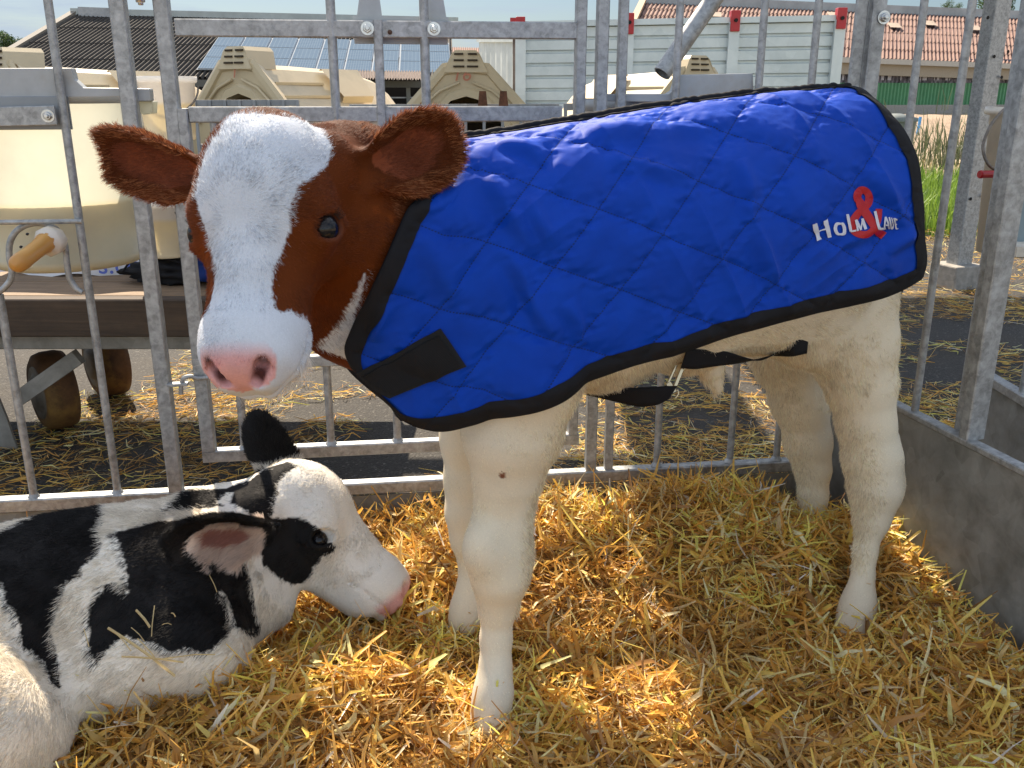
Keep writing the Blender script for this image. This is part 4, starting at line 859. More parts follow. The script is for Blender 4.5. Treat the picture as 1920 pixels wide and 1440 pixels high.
# loose straws: bent strips with a fold along the middle
STC = np.array([[.82, .44, .085], [.87, .52, .13], [.86, .66, .30], [.50, .26, .055], [.74, .50, .13], [.74, .62, .36], [.30, .15, .045], [.66, .42, .10], [.82, .76, .62]]); STW = np.array([.22, .20, .12, .16, .08, .06, .08, .07, .012]); STW /= STW.sum()
def straws(name, X, Y, Zb, L, Wd, tilt, mat, label, parent=None, bend=.35, seg=4, lift=.0, az=None):
    n = len(X); az = rng.uniform(0, 2*math.pi, n) if az is None else az; d = np.stack([np.cos(az)*np.cos(tilt), np.sin(az)*np.cos(tilt), np.sin(tilt)], 1)
    b = rng.normal(0, 1, (n, 3)); b -= d*np.sum(b*d, 1)[:, None]; b /= np.linalg.norm(b, axis=1)[:, None]; b[:, 2] *= .7; amp = rng.normal(0, bend, n)*L
    side = np.cross(d, [0, 0, 1.]); side /= np.linalg.norm(side, axis=1)[:, None]+1e-9; roll = rng.uniform(-1.2, 1.2, n); upv = np.cross(side, d); sd_ = side*np.cos(roll)[:, None]+upv*np.sin(roll)[:, None]; nn = np.cross(d, sd_)
    c = np.stack([X, Y, Zb], 1); V = np.zeros((n, seg, 3, 3)); kink = rng.random(n) < .25; kt = rng.uniform(-.3, .3, n); kb = rng.normal(0, .5, n)
    tw = rng.normal(0, .9, n)
    for i in range(seg):
        t = i/(seg-1)-.5; p = c+d*(t*L)[:, None]+b*(amp*(t*t-.08)*2)[:, None]+nn*(np.where(kink, np.maximum(0, t-kt)*kb*L, 0))[:, None]
        w = Wd*(1-.55*(abs(t)*2)**3)*.5; a = tw*t; s2 = sd_*np.cos(a)[:, None]+nn*np.sin(a)[:, None]; n2 = -sd_*np.sin(a)[:, None]+nn*np.cos(a)[:, None]
        V[:, i, 0] = p-s2*w[:, None]; V[:, i, 1] = p+n2*(w*.55)[:, None]; V[:, i, 2] = p+s2*w[:, None]
    V = V.reshape(n, seg*3, 3); loc = np.array([(i*3+j, i*3+j+1, (i+1)*3+j+1, (i+1)*3+j) for i in range(seg-1) for j in range(2)])
    F = (loc[None]+np.arange(n)[:, None, None]*seg*3).reshape(-1, 4); o = mesh_obj(name, V.reshape(-1, 3), F, mat, parent, smooth=False)
    C = STC[rng.choice(len(STC), n, p=STW)]*rng.uniform(.6, 1.25, (n, 1)); C = C*np.clip(1+.30*vnoise(c*[1, 1, 0], 5.5, 31)+.2*vnoise(c*[1, 1, 0], 15, 32), .5, 1.35)[:, None]; C = np.repeat(C, seg*3, 0); set_col(o.data, 'scol', np.clip(C*1.28, 0, .94)); tag(o, label, 'straw', kind='stuff'); return o
t = NT('straw'); a = t.n('ShaderNodeAttribute', attribute_name='scol'); v = t.coord(); sp2 = t.mix(t.ramp(t.noise(v, 120, 5, .7), [(.35, (.45, .45, .45)), (.65, (0, 0, 0))]), a.outputs['Color'], (.34, .20, .07)); t.l(sp2, t.b.inputs['Base Color']); t.set(Roughness=.42); t.b.inputs['Specular IOR Level'].default_value = .45
tr = t.n('ShaderNodeBsdfTranslucent'); t.l(a.outputs['Color'], tr.inputs['Color']); mx = t.n('ShaderNodeMixShader'); mx.inputs[0].default_value = .38; t.l(t.b.outputs[0], mx.inputs[1]); t.l(tr.outputs[0], mx.inputs[2]); t.l(mx.outputs[0], t.o.inputs['Surface']); STRAW = t.m
def in_pen(n, y0=.72, x0=-1.35, x1=1.0):
    X = rng.uniform(x0, x1, n); Y = rng.uniform(y0, 2.12, n); k = (Y < fenceY(X)-.035) & (X < sideX(Y)-.02); return X[k], Y[k]
SN = 1.0
X, Y = in_pen(int(49000*SN)); n = len(X); L_ = np.exp(rng.normal(math.log(.053), .52, n)); L_ = np.clip(L_, .010, .13); Wd = np.clip(np.exp(rng.normal(math.log(.0037), .5, n)), .0010, .012)
tl = rng.normal(0, .42, n); Zs = hs(X, Y)+rng.uniform(-.016, .014, n)+np.abs(np.sin(tl))*L_*.25
straws('loose_straw', X, Y, Zs, L_, Wd, tl, STRAW, 'loose golden straw heaped over the floor of the pen')
X, Y = in_pen(6400); n = len(X); tl = rng.uniform(-1.0, 1.1, n); L_ = rng.uniform(.03, .085, n); straws('upright_straw', X, Y, hs(X, Y)+np.abs(np.sin(tl))*L_*.35, L_, np.exp(rng.normal(math.log(.0038), .45, n)), tl, STRAW, 'longer straws sticking up out of the loose straw')
X, Y = in_pen(3300); n = len(X); tl = rng.normal(0, .5, n); L_ = rng.uniform(.035, .11, n); straws('straw_leaves', X, Y, hs(X, Y)+.004+np.abs(np.sin(tl))*L_*.3, L_, rng.uniform(.005, .0105, n), tl, STRAW, 'broad dry leaves and flattened stalks lying among the loose straw', bend=.45)
# straw thrown up along the back rail and heap
k = rng.uniform(0, 1, 1500); X = -.35+k*1.0; X = np.where(rng.random(1500) < .3, rng.uniform(-.9, -.55, 1500), X); Y = fenceY(X)-rng.uniform(.03, .30, 1500); n = 1500
tl = rng.uniform(.1, 1.3, n); L_ = rng.uniform(.025, .075, n); straws('heap_straw', X, Y, hs(X, Y)+.010+np.sin(tl)*L_*.3, L_, rng.uniform(.0012, .004, n), tl, STRAW, 'curled straws on top of the heap by the back rail', bend=.6)
# straws lying on the lying calf and about its side
ax_, ay_, az_ = [], [], []
for c in (P(918, 1352, 1.479), P(1606, 1165, 1.765), P(872, 1160, 1.70), P(1522, 1000, 2.03)):
    a = rng.uniform(0, 6.28, 150); r = rng.uniform(.045, .095, 150); ax_.append(c[0]+np.cos(a)*r); ay_.append(c[1]+np.sin(a)*r); az_.append(c[2]+rng.uniform(-.03, .012, 150)-(r-.045)*.4)
ax_, ay_, az_ = map(np.concatenate, (ax_, ay_, az_)); n = len(ax_); straws('trampled_straw', ax_, ay_, az_, rng.uniform(.03, .09, n), rng.uniform(.002, .006, n), rng.normal(0, .4, n), STRAW, 'straw trampled up round the hooves of the standing calf')
cx_ = rng.uniform(-.95, -.38, 500); cy_ = 1.235+.25*(cx_+.62)+rng.normal(0, .05, 500); n = 500; straws('banked_straw', cx_, cy_, hs(cx_, cy_)+rng.uniform(0, .03, n), rng.uniform(.03, .11, n), rng.uniform(.002, .007, n), rng.normal(0, .5, n), STRAW, 'straw banked against the belly of the lying calf')
# scattered over the yard
def yard_scatter(n, x0, x1, y0, y1, dens): 
    X = rng.uniform(x0, x1, n); Y = rng.uniform(y0, y1, n); q = np.stack([X, Y, 0*X], -1); k = (vnoise(q, 1.6, 4)+.5*vnoise(q, 5, 6) > dens) & (Y > fenceY(np.clip(X, -3, .7))+.04) | (X > sideX(Y)+.06) & (X > .9) & (vnoise(q, 1.6, 4) > dens); return X[k], Y[k]
parts = [yard_scatter(15000, -1.6, 2.6, 1.7, 3.2, -.25), yard_scatter(12000, -1.4, 3.0, 2.8, 5, -.1), yard_scatter(8000, -4, 6, 4.6, 12, .0), yard_scatter(3500, .2, 1.8, 2.1, 2.9, -.6), yard_scatter(4500, 2.2, 4.6, 4.4, 7.0, -.9)]
X = np.concatenate([p[0] for p in parts]); Y = np.concatenate([p[1] for p in parts]); n = len(X); heap = np.clip((X-2.2)/1.2, 0, 1)*np.clip((Y-4.8)/1, 0, 1)*.10
L_ = np.clip(np.exp(rng.normal(math.log(.05), .5, n)), .01, .15); straws('yard_straw', X, Y, GZ+.004+rng.uniform(0, .014, n)+heap*rng.random(n), L_, rng.uniform(.0012, .0048, n), rng.normal(0, .09, n)+heap*rng.normal(0, 4, n), STRAW, 'straw scattered over the asphalt outside the pen', seg=3, bend=.2)
# ---- pen fences ----
def FP(x, y): return onplane(np.array(float(x)), np.array(float(y)), (0, 1.96, 0), (-.13, 1, 0))
def SPn(x, y): return onplane(np.array(float(x)), np.array(float(y)), (.811, 1.862, 0), (.57, .137, 0))
fd = nrm([1, .13, 0]); fn = nrm([-.13, 1, 0]); sdv = nrm([-.2404, 1, 0]); sn = nrm([1, .2404, 0]); UP = np.array([0, 0, 1.])
TOP = 1.42
def vbar(p, z0, z1, kind='r', w=.016, d=None, ax=None): 
    a = np.array([p[0], p[1], z0]); b = np.array([p[0], p[1], z1]); mb = MB()
    if kind == 'r': return mb.tube([a, b], w/2, 12)
    return mb.beam(a, b, w, d or w, ax if ax is not None else fn, .0022)
def weld(p, z, r=.011): 
    mb = MB(); mb.lathe((p[0], p[1], z), [(r*1.25, 0), (r*1.1, .003), (r*.8, .008), (r*.6, .012)], 12); return mb
pen = empty('pen_fence', tuple(FP(330, 925)*[1, 1, 0]+[0, 0, GZ]), 'galvanised front fence panel with hoop openings, behind the lying calf', 'fence')
zr = float(FP(230, 925)[2])
A, B = FP(-420, 962), FP(640, 905); A[2] = B[2] = zr-.012
MB().beam(A, B, .030, .030, UP, .003).build('bottom_rail', GALV, pen)
pl = MB(); a0, b0 = FP(-420, 962), FP(640, 905); pl.beam([a0[0], a0[1]+.004, (GZ+zr)/2-.015], [b0[0], b0[1]+.004, (GZ+zr)/2-.015], .004, zr-GZ-.032, UP); pl.build('kick_plate', GALVP, pen)
for x, y in ((65, 937),):
    p = FP(x, y); q = FP(4, 552); vbar(p, zr, float(q[2]), w=.0165).build('bar', GALV, pen)
for x, y in ((221, 925),): p = FP(x, y); vbar(p, zr, TOP, w=.0165).build('bar', GALV, pen); weld(p, zr+.002).build('weld', GALV, pen)
weld(FP(65, 937), zr+.002).build('weld', GALV, pen)
p = FP(332, 925); vbar(p, zr, TOP, 's', .029).build('post', GALV, pen)
for x in (-160, -400): p = FP(x, 950); vbar(p, zr, TOP, w=.0165).build('bar', GALV, pen)
hoop = catmull([FP(155, 548)-fn*.0, FP(143, 540), FP(131, 520), FP(126, 490), FP(121, 455), FP(104, 428), FP(70, 418), FP(38, 428), FP(21, 450), FP(18, 480), FP(23, 505), FP(20, 525), FP(8, 540), FP(-6, 552), FP(-14, 575)], 6); MB().tube(hoop-fn*.002, .0062, 10).build('teat_hoop', GALV, pen)
MB().tube([FP(-300, 419)-fn*.014, FP(158, 413)-fn*.014], .0052, 10).build('cross_rod', GALV, pen)
a, b = FP(-300, 226), FP(109, 216); MB().beam(a-fn*.012, b-fn*.012, .006, .036, UP, .0015).build('flat_bar', GALV, pen); a, b = FP(-300, 214), FP(128, 212); MB().beam(a+fn*.012, b+fn*.012, .005, .062, UP, .0015).build('flat_bar', GALVF, pen)
def bolt(p, ax, r=.008): 
    mb = MB(); mb.lathe(p, [(r*1.5, 0), (r*1.5, .0018)], 20, ax); mb.lathe(np.array(p)+np.array(ax)*.0018, [(r, 0), (r, .006), (r*.85, .007)], 6, ax); mb.lathe(np.array(p)+np.array(ax)*.0085, [(r*.55, 0), (r*.55, .004), (r*.4, .005)], 12, ax); return mb
ZINC = plain('zinc_bolt', (.55, .56, .56), .28, .9, .1, 80)
bolt(FP(95, 217)-fn*.015, -fn).build('bolt', ZINC, pen)
# gate
gt = empty('gate', tuple(FP(395, 863)), 'galvanised gate with bolted rails, in the front fence behind the red and white calf', 'gate')
gz0 = float(FP(395, 850)[2])
g0, g1 = FP(395, 863), FP(1074, 822); g1[2] = g0[2] = gz0-.004
MB().beam(g0-fd*.014, g1+fd*.012, .026, .027, UP, .0025).build('bottom_rail', GALV, gt)
vbar(FP(395, 863), gz0+.0085, TOP, 's', .028).build('frame_post', GALV, gt)
vbar(FP(1090, 0), gz0+.0085, TOP, 's', .021, .028).build('frame_post', GALV, gt)
def rail(y0, x0, y1, x1, name, h=.032): a, b = FP(x0, y0), FP(x1, y1); z = (a[2]+b[2])/2; a[2] = b[2] = z; MB().beam(a, b, .022, h, UP, .0022).build(name, GALV, gt); return z
zt_ = rail(51, 330, 59, 1080, 'top_rail'); zm_ = rail(211, 356, 217, 1052, 'middle_rail', .030); zl_ = rail(673, 412, 668, 1060, 'lower_rail', .024)
for x, y in ((619, 0), (794, 0)): vbar(FP(x, y)-fn*.003, zm_-.03, TOP, w=.0185).build('bar', GALV, gt)
vbar(FP(708, 40)-fn*.002, zm_-.045, float(FP(708, 38)[2]), 's', .018, .026).build('bar', GALV, gt)
for x, y in ((460, 850), (622, 842), (746, 835), (870, 830), (985, 826)): p = FP(x, y); vbar(p, gz0, zm_-.016, w=.0175).build('bar', GALV, gt); weld(p, gz0+.009).build('weld', GALV, gt)
vbar(FP(347, 235)-fn*.002, float(FP(352, 330)[2]), zm_+.012, 's', .020, .03).build('hinge_plate', GALV, gt)
for x, y in ((689, 54), (813, 55)): bolt(FP(x, y)-fn*.013, -fn, .0085).build('bolt', ZINC, gt)
bolt(FP(731, 61)-fn*.012, -fn, .003).build('bolt', plain('rusty_bolt', (.10, .05, .03), .8), gt)
mb = MB(); mb.tube(catmull([FP(372, 468)-fn*.004, FP(388, 467), FP(400, 478), FP(404, 500), FP(408, 540)], 5), .007, 8); mb.beam(FP(352, 462)-fn*.004, FP(395, 464)-fn*.004, .012, .012, UP, .002); mb.build('catch', GALV, gt)
lt = MB(); lt.beam(FP(318, 716)-fn*.02, FP(356, 714)-fn*.02, .018, .006, UP, .001); lt.tube(catmull([FP(345, 712)-fn*.02, FP(350, 703)-fn*.022, FP(362, 700)-fn*.022, FP(374, 704)-fn*.02, FP(392, 704)-fn*.015], 5), .005, 8); lt.tube([FP(343, 712)-fn*.02, FP(343, 734)-fn*.02], .005, 8)
lt.build('latch', GALV, gt)
bolt(FP(270, -2)-fn*.03, nrm([0, 0, -1]), .009).build('bolt', ZINC, pen)
a = FP(258, -14)-fn*.025; MB().beam(a, FP(296, -14)-fn*.02, .03, .010, UP, .002).build('bracket', GALV, pen)
# right part of the front fence
fr = empty('pen_fence', tuple(FP(1400, 866)*[1, 1, 0]+[0, 0, GZ]), 'galvanised fence section with solid lower plate, behind the legs of the standing calf', 'fence')
zr2 = float(FP(1280, 871)[2]); cp = FP(1568, 858); a, b = FP(640, 900), cp.copy()
MB().beam([a[0], a[1], zr2-.014], [b[0], b[1], zr2-.014], .030, .028, UP, .003).build('bottom_rail', GALV, fr)
MB().beam([a[0], a[1]-.006, (GZ+zr2)/2-.016], [b[0], b[1]-.006, (GZ+zr2)/2-.016], .004, zr2-GZ-.034, UP).build('kick_plate', GALVP, fr)
vbar(FP(1131, 0), zr2, TOP, 's', .024).build('post', GALV, fr)
vbar(FP(1170, 0), zr2, TOP, 's', .019).build('bar', GALV, fr)
for x, y in ((1276, 0), (1435, 0), (1536, 0)): p = FP(x, y); vbar(p, zr2, TOP, w=.0165).build('bar', GALV, fr); weld(p, zr2+.001).build('weld', GALV, fr)
p = FP(1636, 0); vbar(p+fd*.010, GZ, TOP, 's', .030, .036).build('corner_post', GALV, fr); vbar(p-fd*.022, zr2, TOP, 's', .026, .010).build('post_flange', GALV, fr); bolt(FP(1648, 34)-fn*.02, -fn, .009).build('bolt', ZINC, fr)
# side fence with tall plate
sf = empty('side_fence', tuple(SPn(1808, 830)*[1, 1, 0]+[0, 0, GZ]), 'galvanised side fence with a tall solid plate, right of the standing calf', 'fence')
ZT = .37; c0 = np.array([sideX(2.075), 2.075, 0]); c1_ = np.array([sideX(.55), .55, 0])
mb = MB(); mb.beam(c0+UP*((GZ+ZT)/2-.006), c1_+UP*((GZ+ZT)/2-.006), .004, ZT-GZ-.012, UP); mb.build('side_plate', GALVP, sf)
MB().beam(c0+UP*(ZT-.006)+sn*.006, c1_+UP*(ZT-.006)+sn*.006, .026, .012, UP, .002).build('plate_edge', GALV, sf)
for x, y in ((1727, 0), (1709, 770)): p = SPn(x, y); vbar(p+sn*.008, ZT, TOP, w=.0155).build('bar', GALV, sf)
p = SPn(1808, 830); vbar(p+sn*.014, ZT, TOP, 's', .024, .040, sn).build('post', GALV, sf); vbar(p+sn*.030+sdv*.034, GZ, TOP, 's', .030, .030, sn).build('post', GALV, sf)
for yy in (1.30, 1.05): vbar(np.array([sideX(yy)+.008, yy, 0]), ZT, TOP, w=.0155).build('bar', GALV, sf)
# neighbouring pen beyond it
nb = empty('side_fence', (1.13, 2.0, GZ), 'galvanised side fence of the next pen, beyond the tall plate at the right edge', 'fence')
MB().beam([1.13, 2.12, .355], [1.13, .9, .355], .028, .022, UP, .002).build('top_rail', GALV, nb); MB().beam([1.135, 2.12, (GZ+.345)/2], [1.135, .9, (GZ+.345)/2], .004, .40, UP).build('side_plate', GALVP, nb)
for yy in (1.93, 1.70, 1.50): vbar(np.array([1.13, yy, 0]), .366, TOP, w=.0155).build('bar', GALV, nb)
vbar(np.array([1.125, 2.14, 0]), GZ, TOP, 's', .035).build('post', GALV, nb)
# round pipe stub hanging in over the back rail
pp = MB(); pa, pb = P(1241, 138, 2.15), P(1352, -22, 2.15); n_ = nrm(pb-pa); pa2 = pa+n_*.001; pp.tube([pa, pb+n_*.1], .021, 24, cap=False); pp.tube([pb+n_*.1, pa2+n_*.002], .0175, 24, cap=False)
_u = nrm(np.cross(n_, UP)); _w = np.cross(n_, _u); rg = []
for k in range(25): a = 2*math.pi*k/24; dd = _u*math.cos(a)+_w*math.sin(a); rg.append([pa+dd*.021, pa+dd*.0175])
pp.sheet(np.array(rg), True); tag(pp.build('pipe', GALV), 'grey steel pipe with an open end slanting down above the coat', 'pipe')
PLG = plain('grey_plastic', (.36, .38, .39), .45, 0, .06, 25, .05, dirt=(.30, .28, .24))
# bolted plastic bracket behind the gate's top rail
br = MB(); q = lambda x, y, o=.02: FP(x, y)+fn*o
for pts in ([(662, 33), (840, 36), (841, 82), (664, 80)], [(668, 33), (717, 33), (708, -30), (676, -30)], [(801, 35), (839, 36), (828, -30), (797, -30)]): br.prism([q(*p) for p in pts], fn*.022)
br.prism([q(661, 28, .017) for _ in range(1)]+[q(842, 31, .017), q(842, 38, .017), q(661, 36, .017)], fn*.03); tag(br.build('bracket', PLG), 'grey plastic bracket with two lugs bolted behind the top rail of the gate', 'bracket')
# ---- milk buckets hung on the fence ----
def plastic(name, milkz, c_top, c_milk, tr=.5):
    t = NT(name); c = t.n('ShaderNodeTexCoord'); s = t.n('ShaderNodeSeparateXYZ'); t.l(c.outputs['Object'], s.inputs[0]); m = t.n('ShaderNodeMapRange'); m.inputs[1].default_value = milkz-.006; m.inputs[2].default_value = milkz+.006; t.l(s.outputs[2], m.inputs[0])
    v = t.coord(); n = t.noise(v, 9, 6, .6); cc = t.mix(m.outputs[0], c_milk, c_top); st = t.coord((40, 40, 2.2)); n2 = t.noise(st, 1., 5, .6)
    cc = t.mix(t.ramp(n, [(.45, (0, 0, 0)), (.75, (.35, .35, .35))]), cc, tuple(x*.72 for x in c_top)); t.col(cc); t.set(Roughness=.38); trn = t.n('ShaderNodeBsdfTranslucent'); t.l(cc, trn.inputs['Color']); mx = t.n('ShaderNodeMixShader'); mx.inputs[0].default_value = tr; t.l(t.b.outputs[0], mx.inputs[1]); t.l(trn.outputs[0], mx.inputs[2]); t.l(mx.outputs[0], t.o.inputs['Surface']); return t.m
bc = np.array([-.985, 2.035, .64]); bk = empty('milk_bucket', tuple(bc), 'large translucent milk bucket with a brown teat, hung outside the fence at the left', 'bucket')
PLB = plastic('bucket_plastic', .14, (.66, .66, .56), (.72, .65, .46), .40)
MB().lathe(bc, [(.02, .0), (.145, .0), (.152, .008), (.154, .022), (.148, .024), (.153, .10), (.158, .33), (.160, .352)], 64, cap=False).build('body', PLB, bk)
_milk = NT('milk'); _milk.col((.84, .76, .55)); _milk.set(Roughness=.3); MB().lathe(bc, [(.14, .010), (.150, .14), (.0, .1405)], 40).build('milk', _milk.m, bk)
mb = MB(); mb.lathe(bc, [(.161, .338), (.178, .338), (.180, .352), (.178, .368), (.160, .368)], 64, cap=False)
mb.build('rim', PLG, bk)
# flat back plate facing the pen
fq = lambda x, y, o=.012: FP(x, y)+fn*o
mb = MB(); mb.prism([fq(-120, 128), fq(130, 127), fq(135, 148), fq(152, 164), fq(278, 166), fq(280, 190), fq(228, 190), fq(224, 182), fq(-120, 186)], fn*.028); mb.build('back_plate', PLG, bk, bevel=.002)
mb = MB(); mb.prism([fq(225, 190, .03), fq(278, 190, .03), fq(277, 214, .03), fq(262, 216, .03), fq(226, 200, .03)], fn*.05); mb.build('spout_lip', PLB, bk, bevel=.002)
TEAT = NT('brown_teat'); TEAT.col((.52, .25, .055)); TEAT.set(Roughness=.35); TEAT.b.inputs['Subsurface Weight'].default_value = .3; TEAT.b.inputs['Subsurface Radius'].default_value = (.01, .004, .001)
ta = P(86, 455, 1.80); tb = P(33, 495, 1.70); td = nrm(tb-ta); tl_ = np.linalg.norm(tb-ta)
PLW = plain('white_plastic', (.62, .56, .48), .35, 0, .05, 20)
MB().lathe(ta, [(.0190, -.01), (.0205, 0), (.0185, .012), (.0165, .03), (.0165, tl_*.72), (.0175, tl_*.86), (.0165, tl_*1.0), (.012, tl_*1.08), (.004, tl_*1.12), (.0005, tl_*1.125)], 28, td).build('teat', TEAT.m, bk)
mb = MB(); _va = nrm([-.1, -1, -.05]); mb.lathe(ta+np.array([0, .004, 0]), [(.026, -.03), (.030, -.012), (.030, -.004), (.028, .0), (.023, .002), (.021, .010)], 8, _va); mb.build('teat_valve', PLW, bk)
for x, y in ((51, 439), (39, 463)): MB().lathe(P(x, y, 1.775), [(.0005, -.003), (.0025, -.0015), (.0028, .001), (.001, .0035)], 8, nrm([1, .2, .4])).build('fly', plain('fly', (.01, .008, .01), .4), bk)
# second bucket of the kind, right
b2 = empty('milk_bucket', tuple(P(1200, 230, 2.35)-UP*.3), 'white bucket with a grey rim and back plate, hung outside the fence above the coat', 'bucket')
c2_ = np.array([FP(1230, 180)[0], FP(1230, 180)[1]+.19, .62]); MB().lathe(c2_, [(.02, 0), (.13, 0), (.14, .02), (.145, .345)], 48, cap=False).build('body', plastic('bucket_plastic_pale', .1, (.80, .76, .68), (.80, .72, .5), .4), b2)
mb = MB(); mb.prism([fq(1136, 176), fq(1256, 176), fq(1266, 170), fq(1276, 140), fq(1416, 137), fq(1418, 176), fq(1414, 199), fq(1262, 199), fq(1256, 192), fq(1136, 190)], fn*.03); mb.build('back_plate', PLG, b2, bevel=.002)
mb = MB(); mb.lathe(c2_, [(.147, .34), (.160, .34), (.162, .365), (.147, .365)], 48, cap=False); mb.build('rim', PLG, b2)
# ---------------- beyond the pen ----------------
def wood(name, a, b, ax=(1.5, 30, 30)):
    t = NT(name); v = t.coord(ax); f = t.noise(v, 2.2, 8, .65, .6); g = t.noise(t.coord(), 5, 6, .7); t.col(t.mix(t.ramp(g, [(.45, (0, 0, 0)), (.7, (.6, .6, .6))]), t.ramp(f, [(.3, a), (.7, b)]), tuple(x*.55 for x in a))); t.set(Roughness=.8); t.bump(f, .5, .003); return t.m
WOODT = wood('weathered_plank', (.14, .09, .05), (.27, .18, .105)); WOODD = wood('dark_beam', (.034, .022, .014), (.08, .052, .032))
tr_ = empty('cart', (-1.6, 2.9, GZ), 'wooden flatbed cart on small wheels standing behind the fence, lower left', 'cart')
XR = -.50
for k in range(4):
    y0 = 2.505+k*.20; MB().beam([-3.4, y0+.098, .444], [XR, y0+.098, .444], .196, .034, UP, .003).build('plank', WOODT, tr_)
MB().beam([-3.4, 2.478, .408], [XR, 2.478, .408], .050, .106, UP, .004).build('edge_beam', WOODD, tr_)
DIRT = steel('dirty_steel', (.15, .14, .12), (.33, .32, .29), 10, .7, .3)
MB().beam([-3.4, 2.55, .330], [XR, 2.55, .330], .05, .060, UP, .003).build('frame_rail', DIRT, tr_); MB().beam([-3.4, 3.2, .330], [XR, 3.2, .330], .05, .060, UP, .003).build('frame_rail', DIRT, tr_)
MB().beam(onY(np.array(148.), np.array(668.), 2.6), onY(np.array(38.), np.array(745.), 2.6), .045, .030, (0, 1, 0), .001).build('brace', DIRT, tr_)
mb = MB(); mb.prism([(-2.3, 2.64, .30), (-1.60, 2.64, .30), (-1.545, 2.64, .05), (-1.53, 2.64, GZ+.01), (-2.3, 2.64, GZ+.01)], (0, .01, 0)); mb.build('side_plate', DIRT, tr_)
RUST = plain('rusty_tyre', (.12, .055, .018), .75, 0, .35, 14, .4, dirt=(.33, .19, .04)); HUB = plain('wheel_hub', (.20, .18, .15), .6, .2, .2, 14, .2, dirt=(.10, .07, .04))
def wheel(cx, cy, r, w, nm):
    c = np.array([cx, cy, GZ+r]); wa = nrm([.75, .66, 0]); o = MB().lathe(c-wa*w/2, [(r*.62, 0), (r*.80, -.004), (r*.95, .008), (r, .03), (r, w-.03), (r*.95, w-.008), (r*.62, w)], 48, wa).build(nm, RUST, tr_); MB().lathe(c-wa*(w/2+.004), [(.02, -.012), (.05, -.012), (.06, .0), (r*.55, .004), (r*.66, .0), (r*.70, .01)], 40, wa).build('rim', HUB, o)
wheel(-1.50, 2.86, .130, .10, 'wheel'); wheel(-1.47, 3.20, .130, .10, 'wheel'); wheel(-2.6, 2.86, .13, .10, 'wheel')
# things on the cart
bag = MB(); G = []
for i in range(25):
    r = []
    for j in range(15): u, v = i/24, j/14; r.append([-1.62+.50*u+.012*math.sin(9*v), 2.79+.02*math.sin(u*9)+.04*v, .464+.34*v*(1-.0*u)+.008*math.sin(14*u+5*v)])
    G.append(r)
BAGM = NT('bag_film'); BAGM.col((.62, .62, .64)); BAGM.set(Roughness=.4); G = np.array(G); bg_ = MB(); bg_.sheet(G, True); bg_.sheet(G+np.array([0, .12, 0]), True); bg_.sheet(np.stack([G[-1], (G[-1]+G[-1]+np.array([0, .12, 0]))/2+np.array([.03, 0, 0]), G[-1]+np.array([0, .12, 0])], 1), True); bg_.sheet(np.stack([G[:, -1], G[:, -1]+np.array([0, .12, 0])], 1))
bag_o = bg_.build('bag', BAGM.m); tag(bag_o, 'white plastic sack with blue print standing on the cart behind the milk bucket', 'sack')
fcv = bpy.data.curves.new('print', 'FONT'); fcv.body = "s.com"; fcv.size = .085; fcv.extrude = .0008; fo = bpy.data.objects.new('print', fcv); COL.objects.link(fo); dg = bpy.context.evaluated_depsgraph_get(); me_ = bpy.data.meshes.new_from_object(fo.evaluated_get(dg)); bpy.data.objects.remove(fo)
vv_ = np.array([v.co[:] for v in me_.vertices]); wpos = onY(np.array(184.), np.array(513.), 2.765); V3 = np.stack([vv_[:, 0]+wpos[0], 2.765-vv_[:, 2], vv_[:, 1]+wpos[2]], 1); PR = NT('blue_print'); PR.col((.08, .12, .45)); PR.set(Roughness=.5)
mesh_obj('print', V3, [tuple(p.vertices) for p in me_.polygons], PR.m, bag_o)
def lump(name, c, r, mat, label, cat, sc=9, amp=.25, seed=0):
    th = np.linspace(0, math.pi, 22); ph = np.linspace(0, 2*math.pi, 40); T, H = np.meshgrid(th, ph, indexing='ij'); d = np.stack([np.sin(T)*np.cos(H), np.sin(T)*np.sin(H), np.cos(T)], -1); n = vnoise(d, sc*.25, seed)*amp+vnoise(d, sc*.7, seed+1)*amp*.4
    V = np.array(c)+d*np.array(r)*(1+n)[..., None]; V[..., 2] = np.maximum(V[..., 2], c[2]-r[2]*.8); return tag(MB().sheet(V, True).build(name, mat), label, cat)
lump('folded_coat', (-.81, 2.68, .525), (.14, .10, .075), BLUE, 'spare blue calf coat lying folded on the cart', 'coat', 12, .3, 3)
lump('folded_straps', (-1.01, 2.70, .498), (.13, .07, .042), BLACKWEB, 'bundle of black straps lying on the cart beside the blue coat', 'straps', 14, .35, 5)
_b = MB(); _b.tube(catmull([(-1.14, 2.66, .50), (-1.10, 2.65, .535), (-1.02, 2.65, .54), (-.95, 2.66, .52)], 6), .003, 6); tag(_b.build('strap_loop', BLACKWEB), 'thin black strap looped over the bundle on the cart', 'strap')
wb = MB(); wb.box((-.86, 3.04, .54), (.28, .025, .075)); tag(wb.build('wooden_crate', WOODT, bevel=.004), 'wooden board standing on the cart behind the straps', 'board')
def pail(x, y, depth, r, h, label, lvl=.45, mat=None, ang=0):
    c = P(x, y, depth); o = empty('pail', tuple(c), label, 'pail', None); m = mat or PAILM; MB().lathe(c, [(.01, 0), (r*.80, 0), (r*.82, .008), (r*.96, h-.02), (r, h-.02), (r*1.04, h-.015), (r*1.05, h), (r*.95, h), (r*.93, h-.02), (r*.79, .02)], 44, cap=False).build('body', m, o)
    a = np.linspace(0, math.pi, 15); hp = np.stack([r*1.06*np.cos(a), -.25*r-.5*r*np.sin(a), h-.03-np.sin(a)*r*.9], 1)@rotz(ang).T+c; MB().tube(hp, .003, 8).build('handle', HANDM, o); return o
